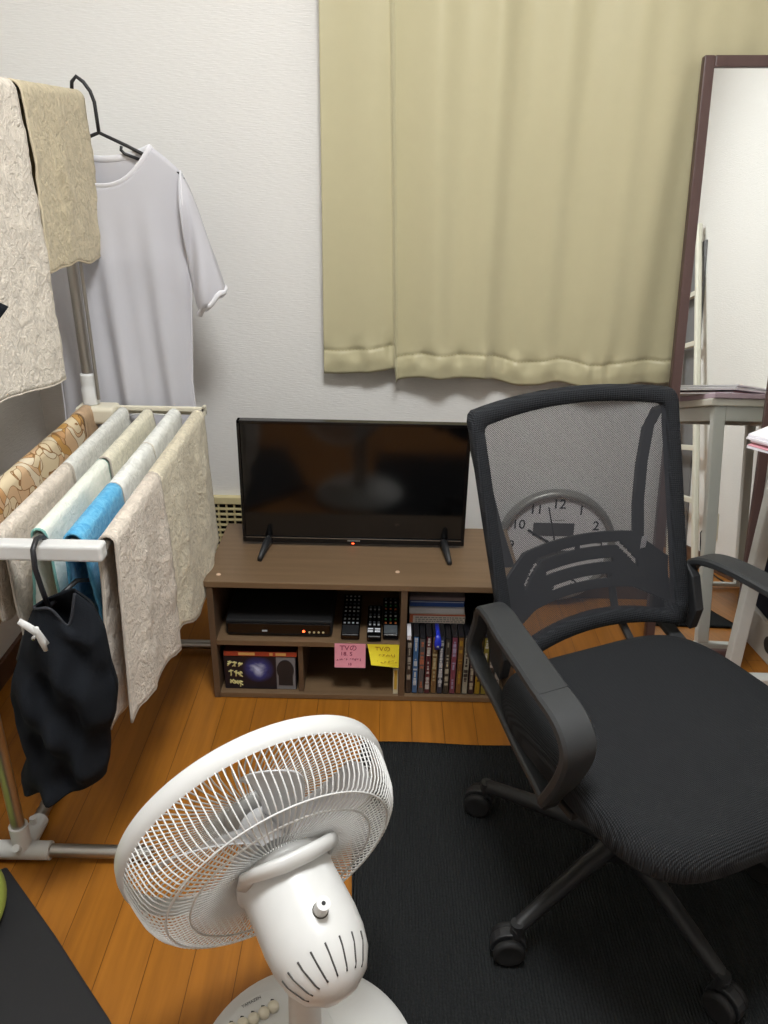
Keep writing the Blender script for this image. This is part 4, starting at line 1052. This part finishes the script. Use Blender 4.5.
# seat
def seatring(sx, sy, z, n=72):
    out = []
    for k in range(n):
        t = 2 * PI * k / n; c, s = math.cos(t), math.sin(t)
        e = 2 / 4.2
        x = .226 * sx * math.copysign(abs(c) ** e, c); y = .080 + .226 * sy * math.copysign(abs(s) ** e, s)
        x *= 1 - .03 * max(0, -(y - .09) / .232); x += .026
        zz = z - .022 * max(0, (y - .17) / .15) ** 2 - .006 * (1 - (x / .25) ** 2) * (1 if z > .42 else 0)
        out.append(P2(x, y, zz))
    return out
def loft(rings, cap0=True, cap1=True):
    mb = MB(); n = len(rings[0]); vs = [v for r in rings for v in r]; fs = []
    for i in range(len(rings) - 1):
        for k in range(n): fs.append((i * n + k, i * n + (k + 1) % n, (i + 1) * n + (k + 1) % n, (i + 1) * n + k))
    if cap0: fs.append(tuple(range(n))[::-1])
    if cap1: fs.append(tuple((len(rings) - 1) * n + k for k in range(n)))
    mb.add(vs, fs); return mb
loft([seatring(.90, .90, .386), seatring(.975, .975, .389), seatring(1.0, 1.0, .400), seatring(1.0, 1.0, .418), seatring(.985, .985, .432), seatring(.95, .95, .441), seatring(.88, .88, .447), seatring(.7, .7, .449), seatring(.4, .4, .449), seatring(.1, .1, .449)]).build('seat_cushion', M_seat, ch, smooth=True, **L)
loft([seatring(.70, .70, .368), seatring(.86, .86, .372), seatring(.94, .94, .384), seatring(.94, .94, .390)]).build('seat_pan', M_blackp, ch, smooth=True, **L)
# armrests
for s in (1, -1):
    path = [(.258, -.184, .505), (.258, -.172, .538), (.260, -.148, .558), (.264, -.110, .568), (.270, -.05, .571), (.274, .05, .571), (.277, .115, .568), (.278, .150, .558), (.278, .170, .538), (.277, .172, .512), (.274, .158, .470), (.268, .135, .425), (.262, .112, .385), (.258, .096, .368),
            (.256, .070, .374), (.256, .0, .386), (.256, -.10, .410), (.260, -.168, .428), (.262, -.194, .456)]
    wd = [.034, .040, .048, .052, .054, .054, .054, .054, .054, .052, .046, .040, .034, .030, .026, .026, .026, .028, .030]
    th = [.014, .014, .015, .016, .016, .016, .016, .017, .018, .018, .018, .018, .018, .016, .014, .014, .014, .014, .014]
    # resample smooth
    def cat(P, n=5, closed=True):
        out = []; m_ = len(P)
        for i in range(m_):
            p0, p1, p2, p3 = [Vector(P[(i + j) % m_]) for j in (-1, 0, 1, 2)]
            for q in range(n):
                t = q / n; out.append(.5 * ((2 * p1) + (p2 - p0) * t + (2 * p0 - 5 * p1 + 4 * p2 - p3) * t * t + (3 * p1 - p0 - 3 * p2 + p3) * t ** 3))
        return out
    full = [(p[0], p[1], p[2], w, t_) for p, w, t_ in zip(path, wd, th)]
    P5 = cat([V(*(p[:3])) for p in full]); W5 = cat([V(p[3], p[4], 0) for p in full])
    pts = [P2(s * (p.x - (.004 + .034 * min(1, max(0, (.08 - p.y) / .26)) if s > 0 else .026 + (.055 if (p.z < .50 and p.y < .08) else 0))), p.y - (.012 if p.y > .1 else 0), p.z) for p in P5]
    mb = MB(); mb.ribbon(pts, [w.x for w in W5], [w.y for w in W5], (1, 0, 0), closed=True)
    mb.build('armrest', M_armgrey, ch, smooth='auto', **L)
    MB().box(s * .15 if s > 0 else -.222, .240 if s > 0 else -.15, .06, .13, P2(0, 0, .358).z, P2(0, 0, .372).z).build('arm_bracket', M_blackp, ch, bevel=.003, **L)
    # side bracket from back frame to arm
    mb = MB(); mb.prism([(-.125, .425), (-.118, .47), (-.142, .53), (-.165, .55), (-.182, .535), (-.176, .49), (-.155, .44)], -.010, .010, Matrix.Translation((s * (.203 if s > 0 else .214), 0, -.0085)) @ Matrix(((0, 0, 1, 0), (1, 0, 0, 0), (0, 1, 0, 0), (0, 0, 0, 1))))
    mb.build('back_bracket', M_blackp, ch, bevel=.003, **L)
# backrest frame surface
def bk_pt(x, z, off=0.0):
    y = -.12 - (z - .43) * (.165 / .43)
    y -= .022 * (1 - min(1, (abs(x) / .21)) ** 2)
    return P2(x, y - off, z)
def outline(inset=0):
    pts = []
    hw = lambda z: (.196 + (z - .43) / .41 * .020) - inset
    zt, zb = .852, .438
    n = 14
    for i in range(n + 1):                       # bottom, left to right
        x = -hw(zb) * .86 + 2 * hw(zb) * .86 * i / n; pts.append((x, zb + .026 * (1 - (x / hw(zb)) ** 2) + inset))
    for (fx, fz) in ((.95, .006), (.99, .022)): pts.append((hw(zb) * fx, zb + fz + inset))
    for i in range(1, 15): z = zb + .03 + (zt - .035 - zb - .03) * i / 14; pts.append((hw(z) + .001 * math.sin(i / 14 * PI), z))
    for (fx, fz) in ((1.0, .016), (.985, .004)): pts.append((hw(zt) * fx, zt - fz - inset))
    for i in range(n + 1):
        x = hw(zt) * .95 - 2 * hw(zt) * .95 * i / n; pts.append((x, zt + .014 * (1 - (x / hw(zt)) ** 2) - inset))
    for (fx, fz) in ((.985, .004), (1.0, .016)): pts.append((-hw(zt) * fx, zt - fz - inset))
    for i in range(13, -1, -1): z = zb + .03 + (zt - .035 - zb - .03) * i / 14; pts.append((-hw(z) - .001 * math.sin(i / 14 * PI), z))
    for (fx, fz) in ((.99, .022), (.95, .006)): pts.append((-hw(zb) * fx, zb + fz + inset))
    return pts
ol_ = outline(0); il_ = outline(.026)
mb = MB(); rings = []
n = len(ol_)
vs = []
for (xo_, zo_), (xi_, zi_) in zip(ol_, il_):
    wt = 1.0
    for fr, of in ((0, -.004), (.12, -.012), (.88, -.010), (1, -.002), (1, .006), (.85, .012), (.12, .014), (0, .006)):
        x_, z_ = xo_ + (xi_ - xo_) * fr, zo_ + (zi_ - zo_) * fr
        vs.append(bk_pt(x_, z_, of))
fs = []
for i in range(n):
    j = (i + 1) % n
    for k in range(8): fs.append((i * 8 + k, j * 8 + k, j * 8 + (k + 1) % 8, i * 8 + (k + 1) % 8))
mb.add(vs, fs); mb.build('back_frame', weave_mat('frame_weave', 900, rgb(26, 28, 31), rgb(46, 48, 52), 2), ch, smooth=True, **L)
# mesh panel
def mp(u, v):
    z = .462 + v * (.850 - .462); hwz = .196 + (z - .43) / .41 * .020 - .012; x = -hwz + 2 * hwz * u
    z2 = z + .024 * (1 - (x / hwz) ** 2) * (1 if v > .5 else 1) * 1.0 - .006
    return bk_pt(x, z2, -.004)
mb = MB(); mb.grid(mp, 30, 30); mb.build('back_mesh', M_mesh, ch, smooth=True, **L)
# lumbar support behind the mesh
def ltop(x):
    a = abs(x); return .612 - .6 * a * a if a < .12 else .6034 - (a - .12) * .75
def lbot(x):
    a = abs(x); return .515 - .8 * a * a if a < .11 else .505 - (a - .11) * .5
def lum(u, v):
    x = -.186 + .372 * u; z = lbot(x) + (ltop(x) - lbot(x)) * v
    return bk_pt(x, z, .022 + .006 * math.sin(v * PI))
def lskip(u, v):
    x = -.186 + .372 * u; a = abs(x)
    if a < .085: return (.72 < v < .80 and a > .003) or (.44 < v < .51 and a < .075) or (.17 < v < .22 and a < .065)
    if a < .125: return abs(v - (.785 - (a - .085) * 9)) < .06
    return False
mb = MB(); mb.grid(lum, 96, 44, skip=lskip); mb.build('lumbar_support', M_blackp, ch, smooth=True, solid=.006, **L)
for s in (1, -1):
    MB().ribbon([bk_pt(s * .192, .815, .018), bk_pt(s * .183, .775, .040), bk_pt(s * .170, .71, .050), bk_pt(s * .156, .64, .052), bk_pt(s * .143, .575, .045)], .026, .010, (1, 0, .15 * s)).build('back_strut', M_blackp, ch, smooth='auto', **L)
MB().ribbon([bk_pt(-.07, .535, .034), bk_pt(-.07, .47, .030), P2(-.07, -.12, .425), P2(-.07, -.10, .385)], .014, .010, (1, 0, 0)).build('back_spine', M_blackp, ch, smooth='auto', **L)
MB().box(-.006, .006, 0, .0012, -.012, .012, Matrix.Translation(bk_pt(-.135, .585, .016))).build('care_tag', M_paper, ch, **L)

# ------------------------------------------------------------------ world, camera, view
w = bpy.data.worlds.new('World'); bpy.context.scene.world = w; w.use_nodes = True
w.node_tree.nodes['Background'].inputs[0].default_value = (.9, .93, 1, 1); w.node_tree.nodes['Background'].inputs[1].default_value = .1
cam = bpy.data.cameras.new('camera'); co = bpy.data.objects.new('camera', cam); COL.objects.link(co)
cam.sensor_fit = 'HORIZONTAL'; cam.sensor_width = 36; cam.lens = 36 * 800 / 768
co.matrix_world = Matrix.Translation((0, 0, 1.25)) @ Matrix.Rotation(math.radians(90 - 24.8), 4, 'X') @ Matrix.Rotation(math.radians(1.2), 4, 'Z')
cam.clip_start = .02
bpy.context.scene.camera = co
sc = bpy.context.scene
sc.view_settings.view_transform = 'Standard'; sc.view_settings.look = 'None'; sc.view_settings.gamma = 1; sc.view_settings.use_curve_mapping = False
sc.view_settings.exposure = 0.0
